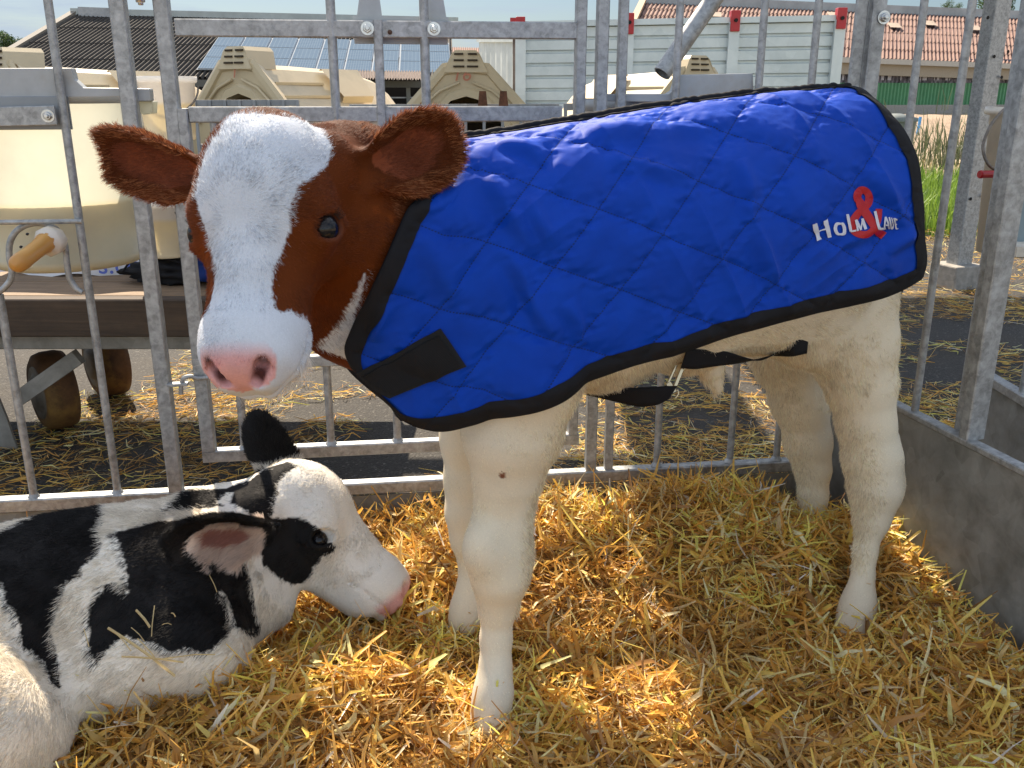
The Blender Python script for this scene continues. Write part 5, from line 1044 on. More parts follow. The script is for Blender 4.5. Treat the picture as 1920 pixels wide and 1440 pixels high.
PAILM = plastic('pail_plastic', .11, (.82, .80, .76), (.84, .76, .55), .4); HANDM = plain('wire_handle', (.20, .17, .14), .5, .5, .2, 60)
pail(322, 262, 2.9, .090, .19, 'white pail with a wire handle between the gate post and the left bucket', ang=.3)
pail(318, 478, 2.72, .085, .165, 'low white pail on the cart below the ear of the red and white calf', ang=2.)
# bucket on the right with red peg
rb = empty('pail', (1.32, 2.35, .5), 'tall cream pail with a curved brown handle beyond the side fence', 'pail')
PC = P(1945, 205, 2.30); r_ = .105; MB().lathe(PC-UP*.36, [(.01, 0), (r_*.86, 0), (r_*1.0, .345), (r_*1.12, .348), (r_*1.14, .355), (r_*1.12, .366), (r_*.96, .366)], 44, cap=False).build('body', plain('cream_plastic', (.66, .60, .50), .4, 0, .05, 20), rb)
MB().tube(catmull([P(1894, 200, 2.19), P(1880, 208, 2.18), P(1858, 235, 2.17), P(1844, 268, 2.17), P(1845, 290, 2.17), P(1853, 308, 2.17), P(1866, 319, 2.18)], 6), .0038, 8).build('handle', HANDM, rb)
REDP = plain('red_plastic', (.36, .008, .012), .35, 0, .06, 30); MB().lathe(P(1836, 327, 2.16), [(.0085, 0), (.0095, .002), (.0095, .006), (.0088, .008), (.0088, .045)], 20, nrm([1, 0.15, 0])).build('peg', REDP, rb)
np_ = MB(); np_.box(P(1935, 378, 2.25), (.055, .004, .105)); tag(np_.build('feed_board', plain('blue_grey_panel', (.20, .27, .30), .4, .1, .1, 8)), 'blue grey panel at the right edge of the photo behind the fence post', 'panel')
np_ = MB(); np_.box(P(1955, 466, 2.25), (.09, .05, .012)); tag(np_.build('ledge', plain('cream_ledge', (.66, .60, .50), .5)), 'cream plastic ledge under the blue grey panel', 'ledge')
# steel post on a concrete block
po = empty('steel_post', (2.43, 4.85, GZ), 'thick steel post with drilled holes on a concrete block, right of the coat', 'post')
pc = onz(np.array(1805.), np.array(545.), GZ); pc[1] += .1; CONC = plain('concrete', (.30, .28, .25), .85, 0, .15, 30, .4); _rz = rotz(.35)
mb = MB(); mb.box(pc+UP*.068, (.105, .10, .068), _rz.T); mb.build('concrete_block', CONC, po, bevel=.008)
mb = MB(); ex, ey = _rz[:, 0], _rz[:, 1]
mb.beam(pc+UP*.136-ex*.03, pc+UP*2.66-ex*.03, .035, .085, ey, .004); mb.beam(pc+UP*.136+ex*.028, pc+UP*2.66+ex*.028, .082, .070, ey, .004); mb.build('column', GALV, po)
HOLE = plain('dark_hole', (.01, .01, .01), .9)
for x, y in ((1864, 106), (1878, 145), (1820, 373), (1842, 367), (1852, 33), (1890, 97)): q = onplane(np.array(float(x)), np.array(float(y)), pc-ey*.046, ey); MB().lathe(q, [(.009, 0), (.009, .002)], 14, -ey).build('bolt_hole', HOLE, po)
# ---- corrugated sheets ----
def corr(p00, p10, p01, p11, nw, amp, mat, name, par, nrmv, ns=6, trap=False):   # waves run along p00->p10, profile repeats that way
    n = nw*ns+1; u = np.linspace(0, 1, n); w = np.sin(u*nw*2*math.pi); w = np.clip(w*2.2, -1, 1) if trap else w; rows = []
    for v in np.linspace(0, 1, 2):
        a = np.array(p00)*(1-v)+np.array(p01)*v; b = np.array(p10)*(1-v)+np.array(p11)*v; rows.append(a+(b-a)*u[:, None]+np.array(nrmv)*amp*w[:, None])
    return MB().sheet(np.array(rows), not trap).build(name, mat, par)
# unseen roof, added to shade the yard and the right of the pen
cpy = empty('shade_roof', (-3.9, 4.85, GZ), 'sheet metal roof added out of view to shade the yard and the right of the pen', 'roof')
ROOFX0, ROOFX1, ROOFY0, ROOFY1 = -.62, 2.9, 2.96, 7.4
for i, (x0, x1) in enumerate(((ROOFX0, -.16), (-.07, .9), (.9, ROOFX1))):
    corr([x0, ROOFY0, 2.62], [x1, ROOFY0, 2.62], [x0, ROOFY1, 2.86], [x1, ROOFY1, 2.86], max(2, int((x1-x0)/.18)), .02, GALVF, 'roof_sheet', cpy, (0, 0, 1))
for y in (3.6, 4.85, 7.0): z = 2.55+(y-3.4)*.06; MB().beam([-4.1, y, z], [3.0, y, z], .06, .08, UP).build('purlin', GALV, cpy)
MB().beam([-3.9, 4.85, GZ], [-3.9, 4.85, 2.6], .1, .1, (0, 1, 0)).build('support_post', GALV, cpy)
# ---- calf hutches ----
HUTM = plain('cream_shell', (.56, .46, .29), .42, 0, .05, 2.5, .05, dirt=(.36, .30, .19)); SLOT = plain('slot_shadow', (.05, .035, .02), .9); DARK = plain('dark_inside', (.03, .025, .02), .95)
def hutch(apex_px, Y, yaw, label, mark=None, w=.58):
    ap = onY(np.array(float(apex_px[0])), np.array(float(apex_px[1])), Y); base_ = np.array([ap[0], ap[1], GZ]); H = ap[2]-GZ; R = rotz(-yaw); T = lambda x, y, z: base_+R@np.array([x, y, 0])+np.array([0, 0, z])
    o = empty('calf_hutch', tuple(base_), label, 'calf hutch', 'cream calf hutches behind the fence')
    def prof(k=1.0, top=H): return [(-w*k, .0), (-w*k, top*.52), (-w*.94*k, top*.63), (-.17*k, top*.93), (-.10*k, top*.955), (.10*k, top*.955), (.17*k, top*.93), (w*.94*k, top*.63), (w*k, top*.52), (w*k, .0)]
    mb = MB(); rows = []
    for y, k, tp in ((.04, 1.0, H), (.10, .97, H*.985), (.13, .95, H*.97), (.5, .95, H*.965), (.9, .95, H*.955), (1.3, .93, H*.935), (1.6, .88, H*.89), (1.8, .80, H*.82), (1.88, .7, H*.72)): rows.append([T(x, y, z) for x, z in prof(k, tp)])
    mb.sheet(rows); mb.add(rows[-1], [tuple(range(10))]); mb.build('shell', HUTM, o)
    # front wall with arch opening
    out = [(-w, .0), (-w, H*.54), (-w*.95, H*.655), (-.18, H*.95), (0, H*.965), (.18, H*.95), (w*.95, H*.655), (w, H*.54), (w, .0)]; ar = [(-.36, .0), (-.36, H*.50), (-.30, H*.60), (-.12, H*.745), (0, H*.77), (.12, H*.745), (.30, H*.60), (.36, H*.50), (.36, .0)]
    mb = MB(); mb.sheet([[T(x, -.0, z) for x, z in out], [T(x*.96, -.015, z*.975) for x, z in out], [T(x*.90, -.015, z*.94) for x, z in out], [T(x*.88, .006, z*.93) for x, z in out], [T(x*1.12, .006, z*1.07) for x, z in ar], [T(x*1.10, -.008, z*1.05) for x, z in ar], [T(x, -.008, z) for x, z in ar], [T(x, .10, z) for x, z in ar]]); mb.build('front_wall', HUTM, o)
    for a in (-1, 1):
        mb = MB(); mb.tube([T(a*.05, -.012, H*.845), T(a*.20, -.012, H*.80), T(a*.36, -.012, H*.70), T(a*.44, -.012, H*.60)], .012, 6)
        mb.build('moulding', HUTM, o)
    # ridge vent with slots
    v = MB(); z0, z1 = H*.90, H*1.02; v.sheet([[T(-.17, -.03, z0), T(-.11, -.015, z1-.03), T(-.08, .0, z1), T(.08, .0, z1), T(.11, -.015, z1-.03), T(.17, -.03, z0)], [T(-.17, .25, z0), T(-.11, .3, z1-.03), T(-.08, .3, z1), T(.08, .3, z1), T(.11, .3, z1-.03), T(.17, .25, z0)]])
    v.add([T(-.17, -.03, z0), T(-.11, -.015, z1-.03), T(-.08, .0, z1), T(.08, .0, z1), T(.11, -.015, z1-.03), T(.17, -.03, z0)], [(0, 1, 2, 3, 4, 5)]); vo_ = v.build('ridge_vent', HUTM, o)
    s = MB()
    for r in range(3):
        for a in (-1, 1): zz = z1-.028-r*.045; s.box(T(a*.052, -.012-.007*r, zz), (.034+.004*r, .012, .007), [R[:, 0], R[:, 1], UP])
    s.build('vent_slots', SLOT, vo_)
    # hatch lid on the roof side
    for a in (-1, 1):
        p = lambda y, f, e: T(a*(.95*(.17+(w*.94-.17)*f)+e*.6), y, H*.96*(.93-(.30)*f)+e)
        mb = MB(); mb.sheet([[p(.75, .02, .02), p(1.0, .02, .02), p(1.25, .02, .02)], [p(.75, .05, .045), p(1., .05, .045), p(1.25, .05, .045)], [p(.78, .6, .045), p(1., .6, .045), p(1.2, .6, .045)], [p(.78, .62, .0), p(1., .62, .0), p(1.2, .62, .0)]]); mb.build('hatch', HUTM, o)
        rb_ = MB()
        for f in (.25, .5, .75): rb_.beam(p(.12, f, .004), p(.70, f, .004), .03, .02, UP)
        rb_.build('roof_rib', HUTM, o)
    db = MB(); db.sheet([[T(-.5, .9, .0), T(.5, .9, .0)], [T(-.45, .9, H*.6), T(.45, .9, H*.6)]]); db.build('shade_panel', DARK, o)  # dark sheet standing in for the shade inside the hutch
    if mark:
        cv_ = bpy.data.curves.new('mark', 'FONT'); cv_.body = mark; cv_.size = .15; cv_.shear = .2; ob_ = bpy.data.objects.new('mark', cv_); COL.objects.link(ob_); dg = bpy.context.evaluated_depsgraph_get(); me = bpy.data.meshes.new_from_object(ob_.evaluated_get(dg)); bpy.data.objects.remove(ob_)
        V = np.array([T(c.co[0]-.055*len(mark), -.012, H*.855+c.co[1]*.9) for c in me.vertices]); V2_ = V-np.array([0, .012, 0]); mesh_obj('painted_number', V2_, [tuple(p.vertices) for p in me.polygons], MARKM, o)
    return T, H
MARKM = plain('faded_red_paint', (.50, .20, .12), .8)
hutch((-8, 96), 7.0, .55, 'cream calf hutch at the left edge, behind the large milk bucket')
T2, H2 = hutch((441, 94), 7.4, .48, 'cream calf hutch marked 1, between the two left gate posts', '1')
T3, H3 = hutch((873, 101), 7.4, -.02, 'cream calf hutch marked 16, behind the right half of the gate', '16')
hutch((1310, 110), 8.3, -.5, 'cream calf hutch behind the grey back plate and below the slanting pipe')
RUSTM = plain('rusty_iron', (.16, .07, .04), .85, .2, .3, 20, .3)
def yard_fence(x0, x1, y, Y, label, n=6, slats=True):
    a = onY(np.array(float(x0)), np.array(float(y)), Y); b = onY(np.array(float(x1)), np.array(float(y)), Y+.2); a[2] = b[2] = (a[2]+b[2])/2
    o = empty('hutch_fence', (float((a[0]+b[0])/2), Y, GZ), label, 'fence'); MB().beam(a, b, .03, .04, UP).build('top_rail', GALVF, o)
    for z in (a[2]-.28, .35, .05): MB().beam([a[0], a[1], z], [b[0], b[1]-.0, z], .022, .03, UP).build('rail', GALVF, o)
    for k in range(n+1): p = a+(b-a)*k/n; MB().beam([p[0], p[1]-.03, GZ], [p[0], p[1]-.03, a[2]+.02], .02, .02, UP if False else (0, 1, 0)).build('bar', GALVF, o)
    return o, a, b
yard_fence(368, 560, 193, 6.4, 'galvanised fence in front of the hutch marked 1', 7)
o_, a, b = yard_fence(660, 1045, 201, 6.4, 'galvanised fence with rusty brackets in front of the hutch marked 16', 11)
for x in (905, 944): p = onY(np.array(float(x)), np.array(190.), 6.35); MB().prism([p+np.array([-.035, 0, -.06]), p+np.array([.035, 0, -.06]), p+np.array([.022, 0, .065]), p+np.array([-.022, 0, .065])], (0, .03, 0)).build('bracket', RUSTM, o_)
o_, a, b = yard_fence(1060, 1120, 200, 5.8, 'short galvanised fence beside the right gate post', 3)
for k, (x, y, lab) in enumerate(((678, 268, 'white container on the hutch fence, left of the brown ear'), (716, 262, 'small grey white container next to the hutch fence'))):
    c = onY(np.array(float(x)), np.array(float(y)), 6.0); o = empty('pail', tuple(c), lab, 'pail'); MB().lathe(c, [(.05, 0), (.055, .01), (.06, .12), (.066, .122), (.066, .14), (.01, .142)], 24).build('body', PLW, o); MB().lathe(c+UP*.142, [(.066, 0), (.04, .012), (.01, .014)], 20).build('lid', PLW, o)
oy = lambda x, y, Y: onY(np.array(float(x)), np.array(float(y)), Y)
def roofmat(name, a, b, dirt, lapn, sc=1.):
    t = NT(name); v = t.coord(); f = t.noise(v, 1.6*sc, 8, .7); g = t.noise(t.coord((1, .25, .25)), 3*sc, 7, .7); c = t.ramp(f, [(.3, a), (.7, b)]); t.col(t.mix(t.ramp(g, [(.5, (0, 0, 0)), (.75, (.7, .7, .7))]), c, dirt)); t.set(Roughness=.85); return t.m
LR = roofmat('fibre_cement_roof', (.032, .027, .023), (.062, .054, .046), (.08, .07, .05), 4); RR = roofmat('red_fibre_roof', (.145, .075, .055), (.215, .12, .09), (.11, .072, .055), 4)
lb = empty('barn', (-10, 55, GZ), 'long barn with a dark corrugated roof and solar panels, upper left', 'barn')
rl, rr_, el, er = oy(140, 26, 57), oy(846, 42, 64), oy(-58, 143, 49), oy(850, 149, 56)
rn = nrm(np.cross(rr_-rl, el-rl)); rn = rn if rn[2] > 0 else -rn
MB().prism([rl-rn*.07, rr_-rn*.07, er-rn*.07, el-rn*.07], -rn*.05).build('roof_deck', LR, lb)
for k in range(4):   # four courses of sheets, each lapping the next
    f0, f1 = k/4, (k+1)/4; p = lambda f, l: (rl*(1-f)+el*f if l else rr_*(1-f)+er*f); corr(p(f0, 1)-rn*.015, p(f0, 0)-rn*.015, p(f1+.01, 1)+rn*.03, p(f1+.01, 0)+rn*.03, 95, .10, LR, 'roof_course', lb, rn)
MB().beam(rl+np.array([-.2, 0, .12]), rr_+np.array([.4, 0, .12]), .5, .35, UP).build('ridge_cap', plain('ridge_metal', (.34, .38, .38), .6, .2, .1, 1), lb)
MB().beam(oy(148, 22, 57), oy(232, 25, 57.6), .5, .5, UP).build('ridge_vent', GALVF, lb)
MB().beam(rl+rn*.1, el+rn*.1, .3, .2, rn).build('barge_board', plain('barge', (.22, .20, .17), .8), lb)
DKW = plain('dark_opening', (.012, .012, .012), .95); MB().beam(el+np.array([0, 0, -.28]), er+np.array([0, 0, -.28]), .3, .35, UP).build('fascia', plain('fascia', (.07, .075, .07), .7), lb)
_o = MB(); _o.box(((el[0]+er[0])/2, 66, .2), ((er[0]-el[0])/2, .2, 2.0)); _o.box((el[0]+.2, 58, .2), (.15, 8, 2.)); _o.box((er[0], 62, .2), (.15, 5, 2.)); _o.build('wall', DKW, lb)  # near-black walls: shade of the barn's open inside put into their colour
for k in range(14): x = el[0]+(er[0]-el[0])*(k+.5)/14; y = 49.3+7*(k+.5)/14; MB().box((x, y, .45), (.11, .11, .95)).build('post', plain('barn_post', (.16, .17, .16), .8) if k == 0 else MATS['barn_post'], lb)
for z in (.25, .7): MB().beam([el[0], 49.6, z], [er[0], 56.4, z], .1, .08, UP).build('feed_rail', GALVF, lb)
# tiled lower course under the solar panels
a, b = oy(625, 141, 55.0), oy(790, 143, 55.5); corr(a+rn*.3, b+rn*.3, oy(625, 153, 53)+rn*.2, oy(795, 155, 53.5)+rn*.2, 34, .06, roofmat('lean_to_roof', (.07, .045, .04), (.14, .10, .085), (.05, .035, .03), 2), 'eaves_course', lb, rn)
t = NT('solar_glass'); v = t.coord((1, 1, 1), kind='UV'); br_ = t.n('ShaderNodeTexBrick', offset=0.0); br_.inputs['Scale'].default_value = 1.; br_.inputs['Mortar Size'].default_value = .012; br_.inputs['Brick Width'].default_value = .1; br_.inputs['Row Height'].default_value = .16; br_.inputs['Color1'].default_value = (.12, .17, .23, 1); br_.inputs['Color2'].default_value = (.13, .18, .24, 1); br_.inputs['Mortar'].default_value = (.20, .25, .30, 1); t.l(v, br_.inputs['Vector']); t.l(br_.outputs[0], t.b.inputs['Base Color']); t.set(Roughness=1.); t.b.inputs['Specular IOR Level'].default_value = .0; SOL = t.m  # sky reflection put into the pale colour of the matte glass
ALU = plain('aluminium', (.34, .38, .42), .9, .0, .03, 3)
def opl(x, y): return onplane(np.array(float(x)), np.array(float(y)), rl+rn*.36, rn)
s00, s10, s01, s11 = opl(410, 66), opl(842, 79), opl(368, 128), opl(848, 136)
MB().prism([s00-rn*.09, s10-rn*.09, s11-rn*.09, s01-rn*.09], rn*.02).build('mounting_frame', ALU, lb)
for i in range(9):
    for j in range(3):
        c = lambda u, v: s00*(1-u)*(1-v)+s10*u*(1-v)+s01*(1-u)*v+s11*u*v; u0, u1, v0, v1 = i/9+.004, (i+1)/9-.004, j/3+.005, (j+1)/3-.005; q = [c(u0, v0), c(u1, v0), c(u1, v1), c(u0, v1)]
        o = MB().prism([p-rn*.06 for p in q], rn*.05).build('solar_panel', ALU, lb); me = MB().quad(*[p+rn*.0+(sum(q)/4-p)*.02 for p in q]).build('glass', SOL, o); uvl_ = me.data.uv_layers.new(name='UVMap'); uvl_.data.foreach_set('uv', np.array([0, 0, 1, 0, 1, 1, 0, 1], np.float32))
# lower red roof between barn and trailer
sr = empty('shed', (-2, 70, GZ), 'low shed roof glimpsed between the barn and the corrugated trailer', 'shed'); a, b, c, d = oy(838, 88, 72), oy(975, 92, 74), oy(838, 106, 66), oy(975, 110, 68); corr(a, b, c, d, 34, .06, RR, 'roof', sr, (0, -.5, .8)); _o = MB(); _o.box(((a[0]+b[0])/2, 70, 1.3), (3, 1, 1.3)); _o.build('wall', DKW, sr)
# trailer
tl = empty('trailer', (3, 16.5, GZ), 'corrugated galvanised trailer with red corner brackets, behind the coat', 'trailer')
TRM = steel('trailer_sheet', (.42, .48, .49), (.60, .66, .66), 1.5, .45, .25)
xa, xb = oy(976, 51, 16)[0], oy(1578, 42, 16)[0]; yt = lambda x: oy(float(x), 51-9*(x-976)/602, 16)
xs = [976, 1178, 1375, 1572]; ztl, ztr = oy(976, 50, 16)[2], oy(1578, 38, 16)[2]
nr = 8; zb_ = .45
rows = []
for k in range(nr):
    for f, off in ((.0, 0), (.10, .0), (.16, .05), (.86, .05), (.93, .0)): rows.append(((k+f)/nr, off))
rows.append((1, 0)); G = [[[xa, 16-o, ztl*(1-f)+zb_*f], [xb, 16-o, ztr*(1-f)+zb_*f]] for f, o in rows]; MB().sheet(G).build('side_wall', TRM, tl)
MB().beam([xa, 15.95, ztl+.03], [xb, 15.95, ztr+.03], .12, .09, UP).build('top_rail', TRM, tl); MB().beam([xa, 15.95, zb_], [xb, 15.95, zb_], .12, .14, UP).build('bottom_rail', TRM, tl)
_o = MB(); _o.box(((xa+xb)/2, 17.2, 1.2), ((xb-xa)/2, 1.15, .85)); _o.build('body', TRM, tl)
for i, x in enumerate(xs):
    X = oy(x, 60, 15.93)[0]; zt1 = ztl+(ztr-ztl)*(X-xa)/(xb-xa); MB().box((X, 15.90, (zt1+zb_)/2), (.085, .05, (zt1-zb_)/2)).build('stake', TRM, tl); hh = (.0, .12, .16, .20)[i]
    o = MB().box((X, 15.89, zt1-.02+hh*.2), (.075, .08, .16)).build('corner_bracket', REDP, tl, bevel=.01); MB().lathe((X, 15.80, zt1+.02), [(.03, 0), (.03, .02)], 16, (0, -1, 0)).build('hole', HOLE, o)
for cx, w_ in ((-.2, .45), (4.2, .45)):
    pass
for cx in (1.6, 2.6): MB().lathe((cx, 16.1, GZ+.42), [(.2, -.1), (.36, -.12), (.42, -.08), (.42, .12), (.2, .14)], 32, (0, -1, 0)).build('wheel', plain('tyre', (.02, .02, .02), .9) if cx < 2 else MATS['tyre'], tl)
a, b = oy(898, 74, 19.5), oy(968, 73, 16.3); ct = empty('container', (float(a[0]), 18, GZ), 'container end of upright corrugated sheet, left of the trailer', 'container'); corr(a, b, [a[0], a[1], .3], [b[0], b[1], .3], 7, .05, TRM, 'end_wall', ct, (.6, -.8, 0), 8, True)
MB().beam(a, b, .1, .1, UP).build('top_rail', TRM, ct); MB().beam([b[0], b[1], b[2]], [b[0], b[1], .3], .12, .12, (0, 1, 0)).build('corner_post', plain('rusty_post', (.22, .18, .16), .7, .2, .3, 2), ct); MB().box((oy(968, 44, 16)[0], 16.1, ztl+.05), (.10, .06, .09)).build('corner_bracket', REDP, ct)
# red roofed barn
rbn = empty('barn', (20, 52, GZ), 'long barn with a red corrugated roof and green wall, upper right', 'barn')
rl2, rr2, el2, er2 = oy(1206, 4, 60), oy(2120, 42, 66), oy(1165, 92, 46), oy(2140, 129, 52)
rn2 = nrm(np.cross(rr2-rl2, el2-rl2)); rn2 = rn2 if rn2[2] > 0 else -rn2
MB().prism([rl2-rn2*.07, rr2-rn2*.07, er2-rn2*.07, el2-rn2*.07], -rn2*.05).build('roof_deck', RR, rbn)
for k in range(6):
    f0, f1 = k/6, (k+1)/6; p = lambda f, l: (rl2*(1-f)+el2*f if l else rr2*(1-f)+er2*f); corr(p(f0, 1)-rn2*.015, p(f0, 0)-rn2*.015, p(f1+.01, 1)+rn2*.03, p(f1+.01, 0)+rn2*.03, 130, .06, RR, 'roof_course', rbn, rn2)
PALER = plain('pale_roof_sheet', (.30, .23, .17), .8, 0, .1, 1)
for x, y in ((1610, 25), (1662, 42), (1728, 38), (1812, 47), (1330, 22), (1550, 22), (1905, 55)):
    q = onplane(np.array(float(x)), np.array(float(y)), rl2+rn2*.14, rn2); dx = nrm(rr2-rl2); dy = nrm(el2-rl2); MB().quad(q, q+dx*.75, q+dx*.75+dy*1.6, q+dy*1.6).build('pale_sheet', PALER, rbn)
MB().beam(rl2+UP*.15, rr2+UP*.15, .6, .5, UP).build('ridge_cap', plain('grey_ridge', (.32, .34, .34), .7, 0, .12, 1), rbn)
MB().beam(rl2+rn2*.15, el2+rn2*.15, .35, .25, rn2).build('barge_board', plain('tan_board', (.48, .33, .20), .7), rbn)
_g = MB(); _g.prism([rl2+np.array([.2, 0, -.2]), el2+np.array([.3, 0, -.2]), [el2[0]+.3, el2[1], GZ], [rl2[0], rl2[1]+10, GZ], [rl2[0], rl2[1]+10, el2[2]]], (.15, 0, 0)); _g.build('gable_wall', plain('pale_green_render', (.40, .50, .42), .8, 0, .05, 1), rbn)
MB().beam(el2+np.array([0, -.1, -.12]), er2+np.array([0, -.1, -.12]), .25, .25, UP).build('gutter', plain('gutter_metal', (.38, .36, .32), .6), rbn)
MB().beam(el2+np.array([0, .25, -.5]), er2+np.array([0, .25, -.5]), .3, .55, UP).build('eaves_beam', plain('tan_beam', (.30, .26, .20), .8), rbn)
def wall(z0, z1, mat, name, nw, amp, off=0): a = np.array([el2[0], el2[1]+.5+off, 0]); b = np.array([er2[0], er2[1]+.5+off, 0]); corr(a+UP*z1, b+UP*z1, a+UP*z0, b+UP*z0, nw, amp, mat, name, rbn, (0, -1, 0), 6, True)
zw = oy(1700, 155, 48.6)[2]; wall(zw, el2[2]-.3, plain('grey_boards', (.17, .16, .19), .8, 0, .5, 4), 'board_wall', 130, .05); wall(.35, zw, plain('green_sheet', (.10, .28, .14), .55, 0, .08, 1), 'green_wall', 150, .05)
MB().beam([el2[0], el2[1]+.45, .13], [er2[0], er2[1]+.45, .13], .2, .48, UP).build('plinth', CONC, rbn)
rng2 = np.random.default_rng(3); _o = MB()
for k in range(110): f = rng2.random(); a = np.array([el2[0], el2[1]+.42, 0])*(1-f)+np.array([er2[0], er2[1]+.42, 0])*f; z0 = zw+.1; _o.box(a+UP*((z0+el2[2]-.7)/2), (.02+.05*rng2.random(), .01, (el2[2]-.75-z0)/2))
_o.build('light_gaps', plain('light_gap', (.38, .38, .42), .8), rbn)  # light showing between the boards, put in as pale strips
a, b = oy(1836, 140, 48.3), oy(1823, 208, 48.3); b[0] = a[0]-.1; MB().tube([oy(1852, 122, 48), a, b+UP*.35], .06, 10).build('downpipe', plain('zinc_pipe', (.35, .40, .42), .5, .4), rbn); MB().tube([b+UP*.35, [b[0], b[1], GZ]], .08, 10).build('pipe_foot', plain('orange_pipe', (.55, .13, .05), .6), rbn)
# ---- trees, weeds, grass, sand ----
def leafmat(name, a, b):
    t = NT(name); at_ = t.n('ShaderNodeAttribute', attribute_name='lcol'); c = t.mix(at_.outputs['Fac'], a, b); t.col(c); t.set(Roughness=.6); trn = t.n('ShaderNodeBsdfTranslucent'); t.l(c, trn.inputs['Color']); mx = t.n('ShaderNodeMixShader'); mx.inputs[0].default_value = .35; t.l(t.b.outputs[0], mx.inputs[1]); t.l(trn.outputs[0], mx.inputs[2]); t.l(mx.outputs[0], t.o.inputs['Surface']); return t.m
LEAF = leafmat('tree_leaves', (.018, .040, .010), (.06, .11, .025)); BARK = plain('bark', (.09, .065, .045), .9, 0, .2, 8, .5)
def tree(x, y, Y, rad, label, n=4500, seed=1):
    r = np.random.default_rng(seed); c = oy(x, y, Y); o = empty('tree', (float(c[0]), Y, GZ), label, 'tree'); zt = c[2]
    tk = MB(); tk.tube([(c[0], Y, GZ), (c[0]+.1, Y, zt*.4), (c[0], Y, zt*.8)], [rad*.09, rad*.07, rad*.03], 9)
    cl = []
    for k in range(16): d = nrm(r.normal(0, 1, 3)); q = c+d*np.array([rad, rad, rad*.8])*r.uniform(.35, .85); cl.append((q, rad*r.uniform(.22, .42))); tk.tube([(c[0], Y, zt*.6), tuple((np.array([c[0], Y, zt*.7])+q)/2+r.normal(0, rad*.05, 3)), tuple(q)], [rad*.03, rad*.02, rad*.008], 6)
    tk.build('trunk', BARK, o); V = []
    i = r.integers(0, 16, n); cc = np.array([cl[k][0] for k in i]); rr = np.array([cl[k][1] for k in i]); d = r.normal(0, 1, (n, 3)); d /= np.linalg.norm(d, axis=1)[:, None]; p = cc+d*(rr*r.uniform(.5, 1.15, n))[:, None]; s = rad*.035*r.uniform(.6, 1.4, n)[:, None]
    u = r.normal(0, 1, (n, 3)); u /= np.linalg.norm(u, axis=1)[:, None]; w = np.cross(u, r.normal(0, 1, (n, 3))); w /= np.linalg.norm(w, axis=1)[:, None]; V = np.stack([p-u*s, p+w*s*.6, p+u*s, p-w*s*.6], 1).reshape(-1, 3); F = np.arange(4*n).reshape(-1, 4)
    m = mesh_obj('crown', V, F, LEAF, o); a = m.data.attributes.new('lcol', 'FLOAT', 'POINT'); a.data.foreach_set('value', np.repeat(r.random(n), 4).astype(np.float32))
tree(14, 85, 75, 1.5, 'green tree beyond the end of the dark roofed barn', 5000, 2); tree(48, 92, 80, .9, 'small round treetop right of the green tree at the left', 2000, 5)
tree(1865, 8, 85, 1.9, 'broad treetop showing above the ridge of the red roof', 5000, 3); tree(1785, 12, 90, .9, 'low treetop above the red roof, left of the broad treetop', 2500, 4)
def blades(name, X, Y, Z, Hh, Wd, mat, label, cat, seed=0, kind='stuff', lean=.35, parent=None):
    r = np.random.default_rng(seed); n = len(X); az = r.uniform(0, 6.28, n); ln = r.normal(0, lean, n); d = np.stack([np.cos(az), np.sin(az), 0*az], 1); s = np.stack([-np.sin(az), np.cos(az), 0*az], 1); c = np.stack([X, Y, Z], 1); V = np.zeros((n, 4, 2, 3))
    for i, t in enumerate((0, .4, .75, 1.)): p = c+d*(Hh*ln*t*t)[:, None]+UP*(Hh*t*(1-.15*t*np.abs(ln)))[:, None]; w = Wd*(1, .9, .6, .08)[i]*.5; V[:, i, 0] = p-s*w[:, None]; V[:, i, 1] = p+s*w[:, None]
    loc = np.array([(0, 1, 3, 2), (2, 3, 5, 4), (4, 5, 7, 6)]); F = (loc[None]+np.arange(n)[:, None, None]*8).reshape(-1, 4); o = mesh_obj(name, V.reshape(-1, 3), F, mat, parent); a = o.data.attributes.new('lcol', 'FLOAT', 'POINT'); a.data.foreach_set('value', np.repeat(r.random(n), 8).astype(np.float32))
    if parent is None: tag(o, label, cat, kind=kind)
    return o
r5 = np.random.default_rng(9); n = 15000; X = r5.uniform(3.0, 8.5, n); Y = r5.uniform(7.0, 11.0, n); GR = leafmat('grass_blade', (.09, .17, .02), (.24, .36, .05))
k = vnoise(np.stack([X, Y, 0*X], -1), 1.2, 3) > -.55; X, Y = X[k], Y[k]; blades('grass', X, Y, X*0+GZ-.01, r5.uniform(.12, .34, len(X)), r5.uniform(.008, .020, len(X)), GR, 'bright green grass growing beyond the yard, right of the coat', 'grass', 1)
DRY = leafmat('dry_grass', (.34, .25, .12), (.5, .4, .22)); n = 2500; X = r5.uniform(3.2, 12, n); Y = r5.uniform(10.5, 15, n); blades('dry_grass', X, Y, X*0+GZ, r5.uniform(.05, .22, n), r5.uniform(.006, .014, n), DRY, 'dry grass at the edge of the sand', 'grass', 2)
n = 520; X = r5.normal(6.05, .38, n); Y = r5.normal(13.2, .3, n); SHR = leafmat('grey_green_leaf', (.07, .09, .04), (.14, .16, .08)); sh = empty('bush', (6.0, 13.2, GZ), 'thin grey green weed bush between the coat and the first side bar', 'bush')
blades('foliage', X, Y, GZ+np.abs(r5.normal(0, .28, n)), r5.uniform(.12, .42, n), r5.uniform(.008, .020, n), SHR, None, None, 3, lean=.6, parent=sh)
SAND = NT('sand'); v = SAND.coord(); SAND.col(SAND.ramp(SAND.noise(v, 1.5, 9, .7), [(.3, (.25, .175, .115)), (.7, (.38, .28, .19))])); SAND.set(Roughness=.95); SAND.bump(SAND.noise(v, 6, 8, .7), 1., .08)
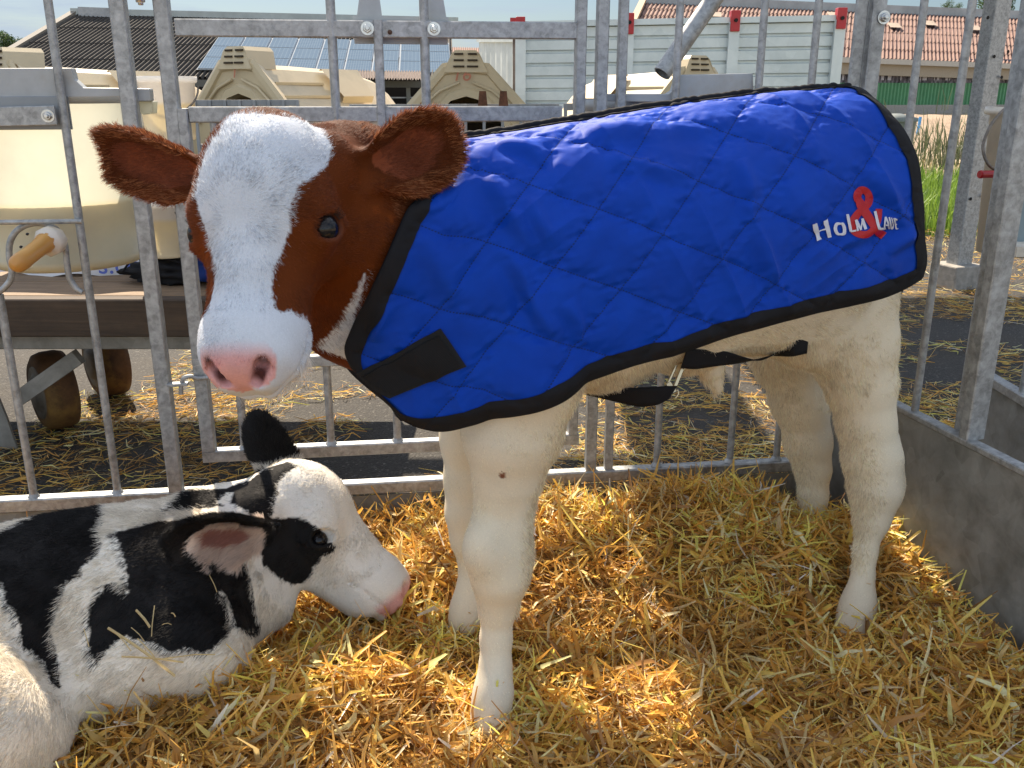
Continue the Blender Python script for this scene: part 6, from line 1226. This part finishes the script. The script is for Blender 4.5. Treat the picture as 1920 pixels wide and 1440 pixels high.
gx, gy = np.meshgrid(np.linspace(5, 26, 80), np.linspace(15.5, 40, 60), indexing='ij'); q = np.stack([gx, gy, 0*gx], -1); gz = GZ-.05+.38*sstep((gy-16)/10)*sstep((gx-5)/2)*(1-.6*sstep((gy-30)/9))+vnoise(q, .8, 3)*.10+vnoise(q, 2.5, 5)*.05
tag(MB().sheet(np.stack([gx, gy, gz], -1), True).build('sand', SAND.m), 'pale heap of sand in front of the green barn wall', 'sand', kind='structure')
kb_ = MB(); a, b = oy(1780, 267, 14.8), oy(1900, 262, 14.8); a[2] = b[2] = .10; kb_.beam(a, b+np.array([2, 0, 0]), .3, .20, UP); tag(kb_.build('concrete_kerb', CONC), 'low concrete kerb at the foot of the sand heap', 'kerb')
st_ = MB(); a, b = oy(1720, 252, 15), oy(1726, 219, 15); st_.beam(a, b, .04, .02, (0, 1, 0)); tag(st_.build('marker_stake', plain('blue_paint', (.10, .35, .70), .6)), 'thin blue stake standing in the sand', 'stake')
bn = oy(1682, 208, 11.5); bo = empty('bin', (float(bn[0]), 11.5, GZ), 'dark grey bin just behind the upper edge of the coat', 'bin'); MB().lathe((bn[0], 11.5, GZ), [(.02, 0), (.20, 0), (.23, bn[2]-GZ-.12)], 32).build('body', plain('bin_grey', (.14, .16, .15), .6), bo); MB().lathe((bn[0], 11.5, bn[2]-.12), [(.25, 0), (.25, .04), (.05, .09), (.02, .09)], 32).build('lid', MATS['bin_grey'], bo)
mb = MB()
for (a, b, w) in CAUGHT:
    pts = [onlying(a[0]+(b[0]-a[0])*t, a[1]+(b[1]-a[1])*t, .012) for t in (0, .33, .66, 1)]
    if any(p is None for p in pts): continue
    pts = np.array(pts); pts[:, 2] += np.array([0, .002, .003, 0]); d = nrm(pts[-1]-pts[0]); sd = nrm(np.cross(d, [0, -1, .3])); mb.sheet([[p-sd*w/2, p+np.array([0, -w*.3, 0]), p+sd*w/2] for p in pts])
cs2 = tag(mb.build('caught_straw', STRAW), 'bits of straw lying on the side of the black and white calf', 'straw', kind='stuff'); set_col(cs2.data, 'scol', np.tile([.66, .52, .26], (len(cs2.data.vertices), 1)))
if True:
    grow_standing(); grow_lying()
